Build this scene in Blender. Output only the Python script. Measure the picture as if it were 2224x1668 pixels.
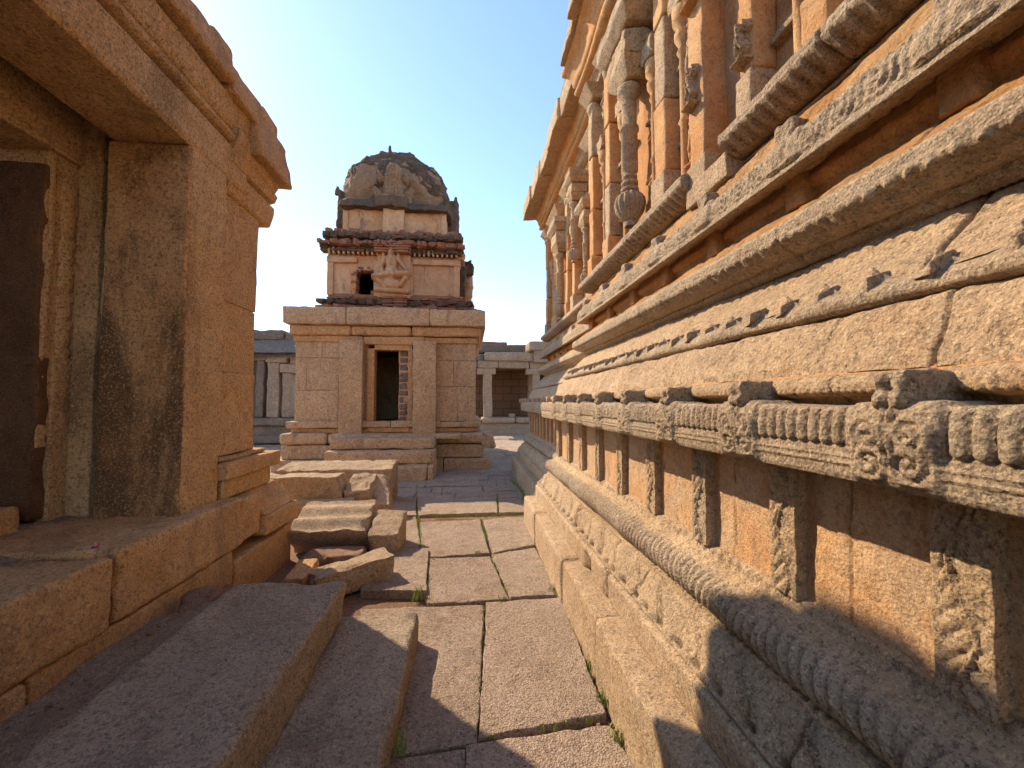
import bpy, math, random
import numpy as np
from mathutils import Vector

# ------------------------------------------------------------------ camera, world, sun
for o in list(bpy.data.objects): bpy.data.objects.remove(o)
SC = bpy.context.scene
CO = SC.collection
EYE = 1.6; FPX = 900.0; CXP, CYP = 1112.0, 834.0
YAW = math.atan(92.0/900.0); PIT = math.atan(39.0/900.0)
cam = bpy.data.cameras.new('camera'); camo = bpy.data.objects.new('camera', cam); CO.objects.link(camo)
camo.location = (0, 0, EYE); camo.rotation_euler = (math.pi/2 + PIT, 0, -YAW)
cam.sensor_width = 36; cam.lens = 36*FPX/2224; cam.clip_start = .05; cam.clip_end = 2000
SC.camera = camo
SUNDIR = Vector((1.0, -0.98, -1.10)).normalized()          # the way the light travels
ELEV = math.asin(-SUNDIR.z); AZ = math.atan2(-SUNDIR.x, -SUNDIR.y)   # sun stands towards (-x,+y)
wd = bpy.data.worlds.new('World'); SC.world = wd; wd.use_nodes = True
wn = wd.node_tree.nodes; wl = wd.node_tree.links
sky = wn.new('ShaderNodeTexSky'); sky.sky_type = 'NISHITA'; sky.sun_disc = False
sky.sun_elevation = ELEV; sky.sun_rotation = AZ
sky.air_density = 1.0; sky.dust_density = 0.18; sky.ozone_density = 1.3; sky.altitude = 400
bg = wn['Background']; bg.inputs[1].default_value = 0.165
wl.new(sky.outputs[0], bg.inputs[0])
sl = bpy.data.lights.new('sun', 'SUN'); sl.energy = 3.7; sl.angle = math.radians(.55); sl.color = (1, .82, .59)
so = bpy.data.objects.new('sun', sl); CO.objects.link(so); so.location = (-20, 20, 30)
so.rotation_euler = SUNDIR.to_track_quat('-Z', 'Y').to_euler()
SC.view_settings.view_transform = 'Standard'; SC.view_settings.look = 'None'
SC.view_settings.exposure = 1.06; SC.view_settings.gamma = 1; SC.view_settings.use_curve_mapping = False
SC.render.engine = 'CYCLES'; SC.cycles.max_bounces = 6; SC.cycles.diffuse_bounces = 5
try: SC.cycles.use_denoising = True
except Exception: pass

_sa, _ca, _sp, _cp = math.sin(YAW), math.cos(YAW), math.sin(PIT), math.cos(PIT)
def W(px, py, X=None, Y=None, Z=None):
    """point of the photograph (pixels) on a world plane"""
    a = (px-CXP)/FPX; b = -(py-CYP)/FPX
    d = np.array([_sa*_cp + a*_ca - b*_sa*_sp, _ca*_cp - a*_sa - b*_ca*_sp, _sp + b*_cp])
    t = X/d[0] if X is not None else (Y/d[1] if Y is not None else (Z-EYE)/d[2])
    return np.array([0, 0, EYE]) + t*d

# ------------------------------------------------------------------ noise
def _h(ix, iy, iz, s):
    h = (ix*73856093) ^ (iy*19349663) ^ (iz*83492791) ^ (s*2654435761 & 0xffffffff)
    h = (h ^ (h >> 13))*1274126177 & 0x7fffffff
    h = (h ^ (h >> 15))*668265263 & 0x7fffffff
    return ((h ^ (h >> 12)) & 0xffff)/32767.5 - 1
def vn(P, s=0):
    P = np.asarray(P, float); i = np.floor(P).astype(np.int64); f = P - i; u = f*f*(3-2*f)
    x, y, z = i[..., 0], i[..., 1], i[..., 2]; a, b, c = u[..., 0], u[..., 1], u[..., 2]
    def L(p, q, t): return p + (q-p)*t
    return L(L(L(_h(x,y,z,s), _h(x+1,y,z,s), a), L(_h(x,y+1,z,s), _h(x+1,y+1,z,s), a), b),
             L(L(_h(x,y,z+1,s), _h(x+1,y,z+1,s), a), L(_h(x,y+1,z+1,s), _h(x+1,y+1,z+1,s), a), b), c)
def fbm(P, f=1., o=3, s=0):
    P = np.asarray(P, float)*f; r = 0; a = 1.; t = 0
    for k in range(o):
        r = r + a*vn(P*(2.03**k) + 17.3*k, s+k); t += a; a *= .5
    return r/t

# ------------------------------------------------------------------ mesh helpers
def mk(name, V, F, mat, parent=None, smooth=True, auto=None):
    V = np.asarray(V, np.float32).reshape(-1, 3); F = np.asarray(F, np.int32)
    off = np.array(parent['_o'] if parent is not None and '_o' in parent else (0,0,0), np.float32)
    V = V - off
    me = bpy.data.meshes.new(name)
    n = F.shape[1]
    me.vertices.add(len(V)); me.vertices.foreach_set('co', V.ravel())
    me.loops.add(F.size); me.loops.foreach_set('vertex_index', F.ravel())
    me.polygons.add(len(F)); me.polygons.foreach_set('loop_start', np.arange(0, F.size, n, dtype=np.int32))
    try: me.polygons.foreach_set('loop_total', np.full(len(F), n, np.int32))
    except Exception: pass
    me.update(calc_edges=True)
    me.polygons.foreach_set('use_smooth', np.full(len(F), smooth, bool))
    if smooth and auto: me.set_sharp_from_angle(angle=math.radians(auto))
    me.materials.append(mat)
    ob = bpy.data.objects.new(name, me); CO.objects.link(ob)
    if parent is not None:
        ob.parent = parent
        if '_o' in parent: ob['_o'] = parent['_o']
    return ob
class Bag:
    def __init__(s): s.V = []; s.F = []; s.n = 0
    def add(s, V, F):
        V = np.asarray(V, float).reshape(-1, 3); s.V.append(V); s.F.append(np.asarray(F)+s.n); s.n += len(V); return s
    def mk(s, name, mat, parent=None, **k): return mk(name, np.concatenate(s.V), np.concatenate(s.F), mat, parent, **k)
def thing(name, label, cat, loc=(0,0,0), group=None):
    o = bpy.data.objects.new(name, None); CO.objects.link(o); o.location = loc; o['_o'] = [float(v) for v in loc]
    o.empty_display_size = .2
    o['label'] = label; o['category'] = cat
    if group: o['group'] = group
    return o
def tag(o, label, cat, group=None):
    o['label'] = label; o['category'] = cat
    if group: o['group'] = group
    return o
def grid(nu, nv):
    i = np.arange((nu-1)*(nv-1)); a = i//(nv-1)*nv + i % (nv-1)
    return np.stack([a, a+nv, a+nv+1, a+1], 1)

def hexa(C, res=.05, r=.02, rough=.006, seed=0, big=None, chip=.0, freq=9., minn=3):
    """rough stone block from 8 corners: order (0..3) bottom ccw, (4..7) top ccw"""
    C = np.asarray(C, float)
    L = np.array([np.linalg.norm(C[[1,5]]-C[[0,4]], axis=1).mean(), np.linalg.norm(C[[3,7]]-C[[0,4]], axis=1).mean(), np.linalg.norm(C[[4,6]]-C[[0,2]], axis=1).mean()])
    r = min(r, .45*L.min())
    T = []
    for l in L:
        m = max(minn, int(round((l-2*r)/res))+1)
        T.append(np.concatenate([[0, r*.3, r*.65], np.linspace(r, l-r, m), [l-r*.65, l-r*.3, l]]))
    n = [len(t) for t in T]
    cs, qs = [], []
    def face(ax, side):
        u, v = [(1,2),(2,0),(0,1)][ax]
        gu, gv = np.meshgrid(np.arange(n[u]), np.arange(n[v]), indexing='ij')
        ijk = np.zeros((gu.size, 3), int); ijk[:, u] = gu.ravel(); ijk[:, v] = gv.ravel(); ijk[:, ax] = 0 if side == 0 else n[ax]-1
        q = grid(n[u], n[v])
        return ijk, (q if side else q[:, ::-1])
    base = 0
    for ax in range(3):
        for side in (0, 1):
            ijk, q = face(ax, side); cs.append(ijk); qs.append(q+base); base += len(ijk)
    ijk = np.concatenate(cs); q = np.concatenate(qs)
    code = ijk[:,0]*100000000 + ijk[:,1]*10000 + ijk[:,2]
    uq, first, inv = np.unique(code, return_index=True, return_inverse=True)
    ijk = ijk[first]; q = inv.ravel()[q]
    p = np.stack([T[k][ijk[:,k]] for k in range(3)], 1)
    c = np.clip(p, r, L-r); d = p-c; dn = np.linalg.norm(d, axis=1, keepdims=True); dn[dn == 0] = 1
    p = c + d/dn*r; t = p/L
    x, y, z = t[:, :1], t[:, 1:2], t[:, 2:]
    P = ((C[0]*(1-x)*(1-y) + C[1]*x*(1-y) + C[2]*x*y + C[3]*(1-x)*y)*(1-z) + (C[4]*(1-x)*(1-y) + C[5]*x*(1-y) + C[6]*x*y + C[7]*(1-x)*y)*z)
    so = seed*3.17
    N = np.stack([fbm(P+so, freq, 4, 11+k) for k in range(3)], 1)
    cen = C.mean(0)
    P2 = P + N*rough
    if big is None: big = rough*1.3
    N2 = np.stack([fbm(P+so+5, freq*.28, 2, 31+k) for k in range(3)], 1)
    P2 += N2*big
    if chip:
        e = np.sort(np.minimum(t*L, (1-t)*L), axis=1)[:, 1:2]      # distance to nearest edge
        k = np.clip(1-e/.09, 0, 1)*np.clip(fbm(P+so, 5., 3, 77)[:, None]-.12, 0, 1)
        dirc = (cen-P); dirc /= np.linalg.norm(dirc, axis=1, keepdims=True)
        P2 += dirc*k*chip*3
    return P2, q
def box8(x0, x1, y0, y1, z0, z1):
    return np.array([[x0,y0,z0],[x1,y0,z0],[x1,y1,z0],[x0,y1,z0],[x0,y0,z1],[x1,y0,z1],[x1,y1,z1],[x0,y1,z1]], float)
def block(name, x0, x1, y0, y1, z0, z1, mat, parent=None, **k):
    V, F = hexa(box8(x0, x1, y0, y1, z0, z1), **k); return mk(name, V, F, mat, parent)
def rot8(C, deg, piv=None, axis='z'):
    C = np.asarray(C, float); p = C.mean(0) if piv is None else np.asarray(piv); a = math.radians(deg); c, s = math.cos(a), math.sin(a)
    R = {'z': [[c,-s,0],[s,c,0],[0,0,1]], 'x': [[1,0,0],[0,c,-s],[0,s,c]], 'y': [[c,0,s],[0,1,0],[-s,0,c]]}[axis]
    return (C-p) @ np.array(R).T + p
def lathe(cx, cy, prof, n=24, ribs=0, ramp=0., sq=0., rot=0.):
    """prof [(r,z)...]; ribs modulate radius; sq 0 round .. 1 square"""
    pr = np.array(prof, float); a = np.linspace(0, 2*np.pi, n, endpoint=False)+rot
    rad = np.ones(n)
    if ribs: rad = rad*(1 + ramp*(np.abs(np.cos((a-rot)*ribs/2))-.6))
    if sq: rad = rad/np.maximum(np.abs(np.cos(a-rot)), np.abs(np.sin(a-rot)))**sq
    X = cx + pr[:, :1]*np.cos(a)*rad; Y = cy + pr[:, :1]*np.sin(a)*rad; Z = np.repeat(pr[:, 1:], n, 1)
    V = np.stack([X, Y, Z], 2).reshape(-1, 3); m = len(pr)
    i = np.arange((m-1)*n); r_, c_ = i//n, i % n; c2 = (c_+1) % n
    return V, np.stack([r_*n+c_, r_*n+c2, (r_+1)*n+c2, (r_+1)*n+c_], 1)
def rough_up(V, amp, f=12, s=3):
    V = np.asarray(V, float); return V + np.stack([fbm(V, f, 3, s+k) for k in range(3)], 1)*amp
def relief(O, U, Vv, N, caps, H, amp=.04, nu=60, nv=100, ext=(-.5,.5,-.02,1.1), noise=.004):
    """carved relief: caps = (u0,v0,u1,v1,r0,r1,h) in units of H on a wall plane"""
    us = np.linspace(ext[0], ext[1], nu); vs = np.linspace(ext[2], ext[3], nv); gu, gv = np.meshgrid(us, vs, indexing='ij')
    h = np.full(gu.shape, -1.)
    for (a, b, c, d, r0, r1, k) in caps:
        du, dv = c-a, d-b; l2 = du*du+dv*dv+1e-9
        t = np.clip(((gu-a)*du+(gv-b)*dv)/l2, 0, 1); rr = r0+(r1-r0)*t
        D = np.hypot(gu-a-t*du, gv-b-t*dv)/rr
        h = np.maximum(h, np.where(D < 1, np.sqrt(np.clip(1-D*D, 0, 1))*k, -1))
    inside = h > -.5
    h = np.where(inside, h, -.25)
    O, U, Vv, N = map(lambda q: np.asarray(q, float), (O, U, Vv, N))
    P = O + gu[..., None]*H*U + gv[..., None]*H*Vv + (h*amp)[..., None]*N
    P = P.reshape(-1, 3); P = P + N*fbm(P, 60, 2, 5)[:, None]*noise
    F = grid(nu, nv); keep = inside.ravel()[F].any(1)
    return P, F[keep]

# ------------------------------------------------------------------ materials
def stone(name, c1, c2, dark=(.05,.035,.025), light=(.7,.6,.45), speck=.55, grain=110., stain=None, stain_amt=0., stain_lo=.52, stain_scale=2.2, streak=.35,
          stain2=None, st2_amt=0., bump=.5, rough=.88, pit=.5, coarse=1.0, top_dark=None, bricks=None, warm=True):
    if warm: c1 = (min(.8, c1[0]*1.05), c1[1]*.94, c1[2]*.80); c2 = (min(.8, c2[0]*1.05), c2[1]*.95, c2[2]*.84)
    m = bpy.data.materials.new(name); m.use_nodes = True; nt = m.node_tree; N = nt.nodes; Lk = nt.links
    b = N['Principled BSDF']; b.inputs['Roughness'].default_value = rough
    try: b.inputs['Specular IOR Level'].default_value = .25
    except Exception: pass
    tc = N.new('ShaderNodeTexCoord'); co = tc.outputs['Object']
    def noise(scale, det=4, rgh=.6, vec=co, dist=0.):
        n = N.new('ShaderNodeTexNoise'); n.inputs['Scale'].default_value = scale; n.inputs['Detail'].default_value = det
        n.inputs['Roughness'].default_value = rgh; n.inputs['Distortion'].default_value = dist; Lk.new(vec, n.inputs['Vector']); return n.outputs['Fac']
    def ramp(v, lo, hi, a=0., c=1.):
        r = N.new('ShaderNodeMapRange'); r.inputs['From Min'].default_value = lo; r.inputs['From Max'].default_value = hi
        r.inputs['To Min'].default_value = a; r.inputs['To Max'].default_value = c; r.interpolation_type = 'SMOOTHSTEP'; Lk.new(v, r.inputs['Value']); return r.outputs['Result']
    def mix(f, A, B, bt='MIX'):
        x = N.new('ShaderNodeMix'); x.data_type = 'RGBA'; x.blend_type = bt
        if hasattr(f, 'links'): Lk.new(f, x.inputs[0])
        else: x.inputs[0].default_value = f
        for v, s in ((A, x.inputs[6]), (B, x.inputs[7])):
            if hasattr(v, 'links'): Lk.new(v, s)
            else: s.default_value = (*v, 1)
        return x.outputs[2]
    def mul(a, v):
        x = N.new('ShaderNodeMath'); x.operation = 'MULTIPLY'
        if hasattr(a, 'links'): Lk.new(a, x.inputs[0])
        else: x.inputs[0].default_value = a
        if hasattr(v, 'links'): Lk.new(v, x.inputs[1])
        else: x.inputs[1].default_value = v
        return x.outputs[0]
    def vmul(v):
        x = N.new('ShaderNodeVectorMath'); x.operation = 'MULTIPLY'; Lk.new(co, x.inputs[0]); x.inputs[1].default_value = v; return x.outputs[0]
    big = ramp(noise(1.3*coarse, 5, .62), .36, .66)
    col = mix(big, c1, c2)
    med = ramp(noise(9*coarse, 5, .65), .3, .72)
    col = mix(mul(med, .45), col, tuple(v*.58 for v in c1))
    med2 = ramp(noise(5*coarse, 4, .6), .52, .74)
    col = mix(mul(med2, .35), col, tuple(min(1, v*1.35) for v in c2))
    brickfac = None
    if bricks:
        bk = N.new('ShaderNodeTexBrick'); bk.inputs['Scale'].default_value = 1.0
        bk.inputs['Brick Width'].default_value = bricks[0]; bk.inputs['Row Height'].default_value = bricks[1]; bk.inputs['Mortar Size'].default_value = bricks[2]
        bk.inputs['Color1'].default_value = (*c1, 1); bk.inputs['Color2'].default_value = (*c2, 1); bk.inputs['Mortar'].default_value = (*bricks[3], 1)
        sw = N.new('ShaderNodeSeparateXYZ'); cb = N.new('ShaderNodeCombineXYZ'); ad = N.new('ShaderNodeMath'); ad.operation = 'ADD'
        Lk.new(co, sw.inputs[0]); Lk.new(sw.outputs[0], ad.inputs[0]); Lk.new(sw.outputs[1], ad.inputs[1]); Lk.new(ad.outputs[0], cb.inputs[0]); Lk.new(sw.outputs[2], cb.inputs[1])
        wv = N.new('ShaderNodeVectorMath'); wv.operation = 'ADD'; nn = N.new('ShaderNodeTexNoise'); nn.inputs['Scale'].default_value = 7; Lk.new(co, nn.inputs['Vector'])
        sc = N.new('ShaderNodeVectorMath'); sc.operation = 'SCALE'; sc.inputs['Scale'].default_value = .05; Lk.new(nn.outputs['Color'], sc.inputs[0])
        Lk.new(cb.outputs[0], wv.inputs[0]); Lk.new(sc.outputs[0], wv.inputs[1]); Lk.new(wv.outputs[0], bk.inputs['Vector'])
        col = mix(.8, col, bk.outputs['Color']); brickfac = bk.outputs['Fac']
    gi = N.new('ShaderNodeNewGeometry'); isl = gi.outputs['Random Per Island']
    col = mix(ramp(isl, .0, .5, .26, 0.), col, tuple(v*.62 for v in c1)); col = mix(ramp(isl, .55, 1., 0., .28), col, tuple(min(.85, v*1.18) for v in c2))
    if stain:
        sv = vmul((1, 1, streak)); f = ramp(noise(stain_scale, 6, .68, sv, .4), stain_lo, stain_lo+.13)
        col = mix(mul(f, stain_amt), col, stain)
    if stain2:
        sv = vmul((1, 1, streak)); f = ramp(noise(stain_scale*1.7+.37, 6, .72, sv, .6), .55, .68)
        col = mix(mul(f, st2_amt), col, stain2)
    # granite grain
    g0 = ramp(noise(min(44, grain*.6), 5, .8), .515, .60); col = mix(mul(g0, min(1, speck*1.05)), col, tuple(v*.30 for v in c1))
    g0b = ramp(noise(min(60, grain*.7)+.7, 4, .8), .53, .62); col = mix(mul(g0b, speck*.8), col, tuple(min(.9, v*q) for v, q in zip(c2, (1.5, 1.42, 1.35))))
    g1 = ramp(noise(grain, 3, .7), .54, .68); col = mix(mul(g1, speck), col, dark)
    g1b = ramp(noise(grain*.42, 3, .7), .56, .70); col = mix(mul(g1b, speck*.75), col, tuple(v*1.5 for v in dark))
    g2 = ramp(noise(grain*1.3, 2, .6, vmul((1,1,1.01))), .60, .70); col = mix(mul(g2, speck*.6), col, light)
    Lk.new(col, b.inputs['Base Color'])
    # bump: pitted, hammer-dressed surface
    def bmp(h, st, dist, prev=None):
        x = N.new('ShaderNodeBump'); x.inputs['Strength'].default_value = st; x.inputs['Distance'].default_value = dist; Lk.new(h, x.inputs['Height'])
        if prev is not None: Lk.new(prev, x.inputs['Normal'])
        return x.outputs['Normal']
    nrm = bmp(noise(14*coarse, 6, .75), min(1, bump*.8), .02)
    nrm = bmp(noise(62, 5, .8), min(1, bump*1.5), .012*pit*3, nrm)
    vo = N.new('ShaderNodeTexVoronoi'); vo.inputs['Scale'].default_value = 95; Lk.new(co, vo.inputs['Vector'])
    nrm = bmp(noise(150, 3, .8), min(1, bump*1.3), .006*pit*3, nrm)
    nrm = bmp(vo.outputs['Distance'], min(1, bump), .006*pit*2, nrm)
    if brickfac is not None:
        iv = N.new('ShaderNodeMath'); iv.operation = 'SUBTRACT'; iv.inputs[0].default_value = 1; Lk.new(brickfac, iv.inputs[1]); nrm = bmp(iv.outputs[0], .8, .015, nrm)
    Lk.new(nrm, b.inputs['Normal'])
    return m
OR = (.46, .17, .045)
M_TAN = stone('weathered_granite', (.56,.375,.215), (.65,.46,.28), stain=(.46,.24,.10), stain_amt=.35, stain2=(.13,.10,.08), st2_amt=.35, bump=.55, speck=.65, warm=False)
M_CARV = stone('carved_granite', (.58,.41,.26), (.68,.51,.34), stain=(.42,.32,.22), stain_amt=.5, stain2=(.17,.13,.10), st2_amt=.35, bump=.7, speck=.6, warm=False)
M_OCH = stone('ochre_stained_granite', (.64,.32,.125), (.68,.45,.235), stain=(.42,.32,.20), stain_amt=.5, stain2=(.34,.12,.04), st2_amt=.6, stain_scale=1.6, bump=.45, speck=.35)
M_DADO = stone('dado_stained_granite', (.62,.37,.185), (.52,.41,.29), coarse=1.8, stain=(.60,.27,.10), stain_amt=.6, stain2=(.30,.20,.13), st2_amt=.45, stain_scale=2.9, streak=.6, bump=.35, speck=.45)
M_ORE = stone('orange_ledge', (.54,.27,.095), (.60,.40,.20), stain=(.36,.13,.03), stain_amt=.6, stain2=(.06,.04,.03), st2_amt=.5, stain_scale=4, bump=.6, speck=.35)
M_LEFT = stone('amber_granite', (.70,.40,.17), (.75,.48,.24), stain=(.12,.07,.04), stain_amt=.6, stain_lo=.55, stain2=(.52,.25,.09), st2_amt=.35, stain_scale=1.3, bump=.6, speck=.75, warm=False)
M_PIER = stone('streaked_pier_granite', (.62,.35,.15), (.66,.42,.22), stain=(.10,.055,.025), stain_amt=.88, stain_lo=.47, stain2=(.56,.25,.08), st2_amt=.4, stain_scale=1.5, streak=.4, bump=.6, speck=.75)
M_LBASE = stone('brown_granite', (.66,.40,.19), (.70,.48,.27), stain=(.20,.13,.08), stain_amt=.45, stain2=(.50,.25,.09), st2_amt=.4, bump=.6, speck=.6)
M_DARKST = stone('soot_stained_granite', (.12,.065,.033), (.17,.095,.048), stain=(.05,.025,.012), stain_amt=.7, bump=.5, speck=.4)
M_STEP = stone('step_granite', (.58,.43,.29), (.68,.52,.37), stain=(.17,.12,.10), stain_amt=.4, stain2=(.42,.26,.14), st2_amt=.3, bump=.8, speck=.65, pit=.8, streak=1, warm=False)
M_FALL = stone('fallen_granite', (.52,.36,.21), (.61,.45,.29), stain=(.18,.11,.07), stain_amt=.45, stain2=(.52,.28,.11), st2_amt=.35, bump=.8, speck=.65, streak=1, warm=False)
M_PAVE = stone('paving_granite', (.56,.395,.275), (.66,.49,.36), stain=(.32,.20,.12), stain_amt=.4, stain2=(.22,.17,.13), st2_amt=.3, bump=.8, speck=.65, pit=.8, streak=1, warm=False)
M_PAV = stone('shrine_granite', (.57,.395,.25), (.62,.46,.31), stain=(.50,.29,.14), stain_amt=.65, stain2=(.17,.13,.11), st2_amt=.55, bump=.6, speck=.55, grain=36, stain_scale=1.2)
M_PAVO = stone('shrine_cornice_granite', (.56,.34,.17), (.60,.39,.22), stain=(.46,.24,.10), stain_amt=.5, stain2=(.15,.10,.08), st2_amt=.7, stain_scale=2.5, bump=.5, speck=.5, grain=36)
M_STUC = stone('old_stucco', (.50,.31,.19), (.57,.38,.25), stain=(.52,.22,.08), stain_amt=.8, stain2=(.17,.125,.10), st2_amt=.85, stain_scale=1.9, streak=.4, bump=.3, speck=.18, grain=40)
M_BRK = stone('crumbled_brick', (.36,.13,.065), (.48,.21,.11), stain=(.16,.10,.08), stain_amt=.6, stain2=(.38,.28,.21), st2_amt=.6, stain_scale=3, streak=1, bump=.9, speck=.3, grain=40, bricks=(.26,.065,.012,(.20,.15,.12)))
M_CRUST = stone('black_lichen_crust', (.10,.072,.056), (.19,.135,.10), stain=(.34,.24,.18), stain_amt=.55, stain_lo=.6, stain2=(.26,.10,.06), st2_amt=.4, stain_scale=1.6, streak=.7, bump=1., speck=.3, grain=40, coarse=2)
M_DOME = stone('sooty_stucco', (.26,.175,.125), (.38,.265,.185), stain=(.40,.28,.20), stain_amt=.8, stain_lo=.5, stain2=(.045,.04,.04), st2_amt=.9, stain_scale=1.1, streak=.6, bump=.8, speck=.3, grain=40, coarse=2)
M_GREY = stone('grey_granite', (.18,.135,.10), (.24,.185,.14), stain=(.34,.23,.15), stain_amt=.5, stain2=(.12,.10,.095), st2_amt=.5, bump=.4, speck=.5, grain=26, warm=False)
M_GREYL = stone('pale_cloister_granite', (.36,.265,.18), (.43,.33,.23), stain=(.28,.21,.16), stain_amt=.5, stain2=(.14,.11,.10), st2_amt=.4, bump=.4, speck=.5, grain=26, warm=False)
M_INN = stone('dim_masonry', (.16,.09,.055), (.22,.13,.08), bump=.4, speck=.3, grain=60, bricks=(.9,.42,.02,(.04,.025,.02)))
M_RUB = stone('rubble_infill', (.15,.12,.10), (.22,.17,.13), bump=.8, speck=.3, grain=60, bricks=(.26,.21,.035,(.40,.29,.19)))
M_SAND = stone('red_sand', (.54,.37,.24), (.62,.44,.30), dark=(.10,.06,.04), stain=(.24,.15,.11), stain_amt=.4, bump=.9, speck=.65, grain=150, pit=1, streak=1, warm=False)
M_SOIL = stone('red_soil', (.26,.15,.095), (.34,.21,.14), dark=(.08,.05,.03), bump=.8, speck=.65, grain=90, streak=1)
M_RUBBLE = stone('dark_rubble', (.34,.22,.15), (.44,.30,.21), bump=.9, speck=.4, streak=1)
def plain(name, c, rough=.8):
    m = bpy.data.materials.new(name); m.use_nodes = True; nt = m.node_tree; b = nt.nodes['Principled BSDF']; b.inputs['Roughness'].default_value = rough
    n = nt.nodes.new('ShaderNodeTexNoise'); n.inputs['Scale'].default_value = 14; r = nt.nodes.new('ShaderNodeMix'); r.data_type = 'RGBA'
    r.inputs[6].default_value = (*c, 1); r.inputs[7].default_value = (*[v*.5 for v in c], 1)
    nt.links.new(n.outputs['Fac'], r.inputs[0]); nt.links.new(r.outputs[2], b.inputs['Base Color']); return m
M_GRASS = plain('weed_green', (.30,.38,.05))
M_BLUE = plain('blue_foil', (.03,.03,.45), .35)
M_ORF = plain('orange_foil', (.8,.22,.05), .4)
M_IRON = plain('dark_iron', (.03,.025,.02), .6)

# ================================================================== THE SETTING
V, F = hexa(box8(-250, 250, -120, 400, -3, -.045), res=60, r=.01, rough=0, big=0)
mk('ground', V, F, M_SOIL)['kind'] = 'structure'
rng = random.Random(4)
pv = Bag()
def Z2(zx, zy, z=0.): return W(760+.3906*zx, 1020+.3906*zy, Z=z)
NEAR = [([(430,745),(440,495),(775,480),(880,716)], 0), ([(792,476),(1030,434),(1172,694),(893,712)], .004), ([(762,738),(1178,712),(1418,1352),(722,1484)], .0),
        ([(60,770),(742,748),(702,1500),(60,1600)], -.008), ([(652,1522),(1440,1412),(1680,1820),(640,1880)], -.004), ([(40,1610),(636,1545),(620,1880),(-160,1920)], -.01),
        ([(60,682),(150,450),(434,455),(424,692)], .03), ([(388,292),(722,277),(765,400),(640,470),(402,486)], 0), ([(737,282),(968,260),(1024,420),(800,458)], .006),
        ([(150,262),(365,262),(396,428),(120,446)], .0), ([(377,160),(812,152),(820,238),(382,250)], .002), ([(824,150),(950,138),(983,232),(832,238)], -.004),
        ([(150,165),(365,162),(367,252),(150,258)], .0), ([(1085,250),(1085,251),(1086,251),(1086,250)], -.04)]
def slab(P4, z, th=.09, seed=0, res=.03):
    P4 = np.array(P4); cc = P4.mean(0); dd = P4-cc; P4 = cc + dd*(1+.009/np.linalg.norm(dd, axis=1, keepdims=True)); P4[:, 2] = 0
    b = P4.copy(); b[:, 2] = -th; t = P4.copy(); t[:, 2] = z
    a = 0.5*sum(P4[i,0]*P4[(i+1)%4,1]-P4[(i+1)%4,0]*P4[i,1] for i in range(4))
    if a < 0: b = b[::-1]; t = t[::-1]
    return hexa(np.concatenate([b, t]), res=res, r=.009, rough=.009, big=.009, seed=seed, freq=14, chip=.006)
for k, (q, z) in enumerate(NEAR[:-1]):
    if len(q) == 5: q = [q[0], q[1], (775,462), q[4]]
    pv.add(*slab([Z2(*p) for p in q], z, seed=k))
def prow(x0, x1, y0, y1, wmin, wmax, seed, res=.05):
    r = random.Random(seed); x = x0
    while x < x1-.1:
        w = min(r.uniform(wmin, wmax), x1-x)
        if x1-(x+w) < .25: w = x1-x
        g = .010; j = lambda: r.uniform(-.009, .009)
        P4 = [[x+g+j(), y0+g+j(), 0], [x+w-g+j(), y0+g+j(), 0], [x+w-g+j(), y1-g+j(), 0], [x+g+j(), y1-g+j(), 0]]
        pv.add(*slab(P4, r.uniform(-.012, .012), seed=r.randint(0, 999), res=res)); x += w
y = 7.0; k = 0
while y < 34:
    h = rng.uniform(.45, .8) if y < 12 else rng.uniform(.8, 1.3); prow(-2.1 if y < 8.6 else (-13 if y > 12 else -7), 1.6 if y < 11 else 7, y, y+h, .5, 1.3, k, .06 if y < 12 else .2); y += h; k += 1
y = 4.0
while y < 7:
    h = rng.uniform(.5, .8); prow(-4.8, -2.12, y, y+h, .5, 1.2, 50+k, .1); y += h; k += 1
y = 7.0
while y < 12.:
    h = rng.uniform(.6, .9); prow(-9, -2.15, y, y+h, .6, 1.3, 80+k, .15); y += h; k += 1
po = pv.mk('pavement', M_PAVE); po['kind'] = 'structure'
# sandy strip between the platform and the steps
nx, ny = 30, 160
gx, gy = np.meshgrid(np.linspace(-1.95, -1.28, nx), np.linspace(-2.5, 3.25, ny), indexing='ij')
gz = .295 + (gx+1.95)/.55*.125 + fbm(np.stack([gx, gy, gx*0], -1), 3, 3, 3)*.03 + fbm(np.stack([gx, gy, gx*0], -1), 22, 3, 9)*.012
gz = gz - np.clip(gy-2.75, 0, 1)*.55 - np.clip(gx+1.50, 0, 1)*.8
mk('sand', np.stack([gx, gy, gz], -1), grid(nx, ny), M_SAND)['kind'] = 'structure'

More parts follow.
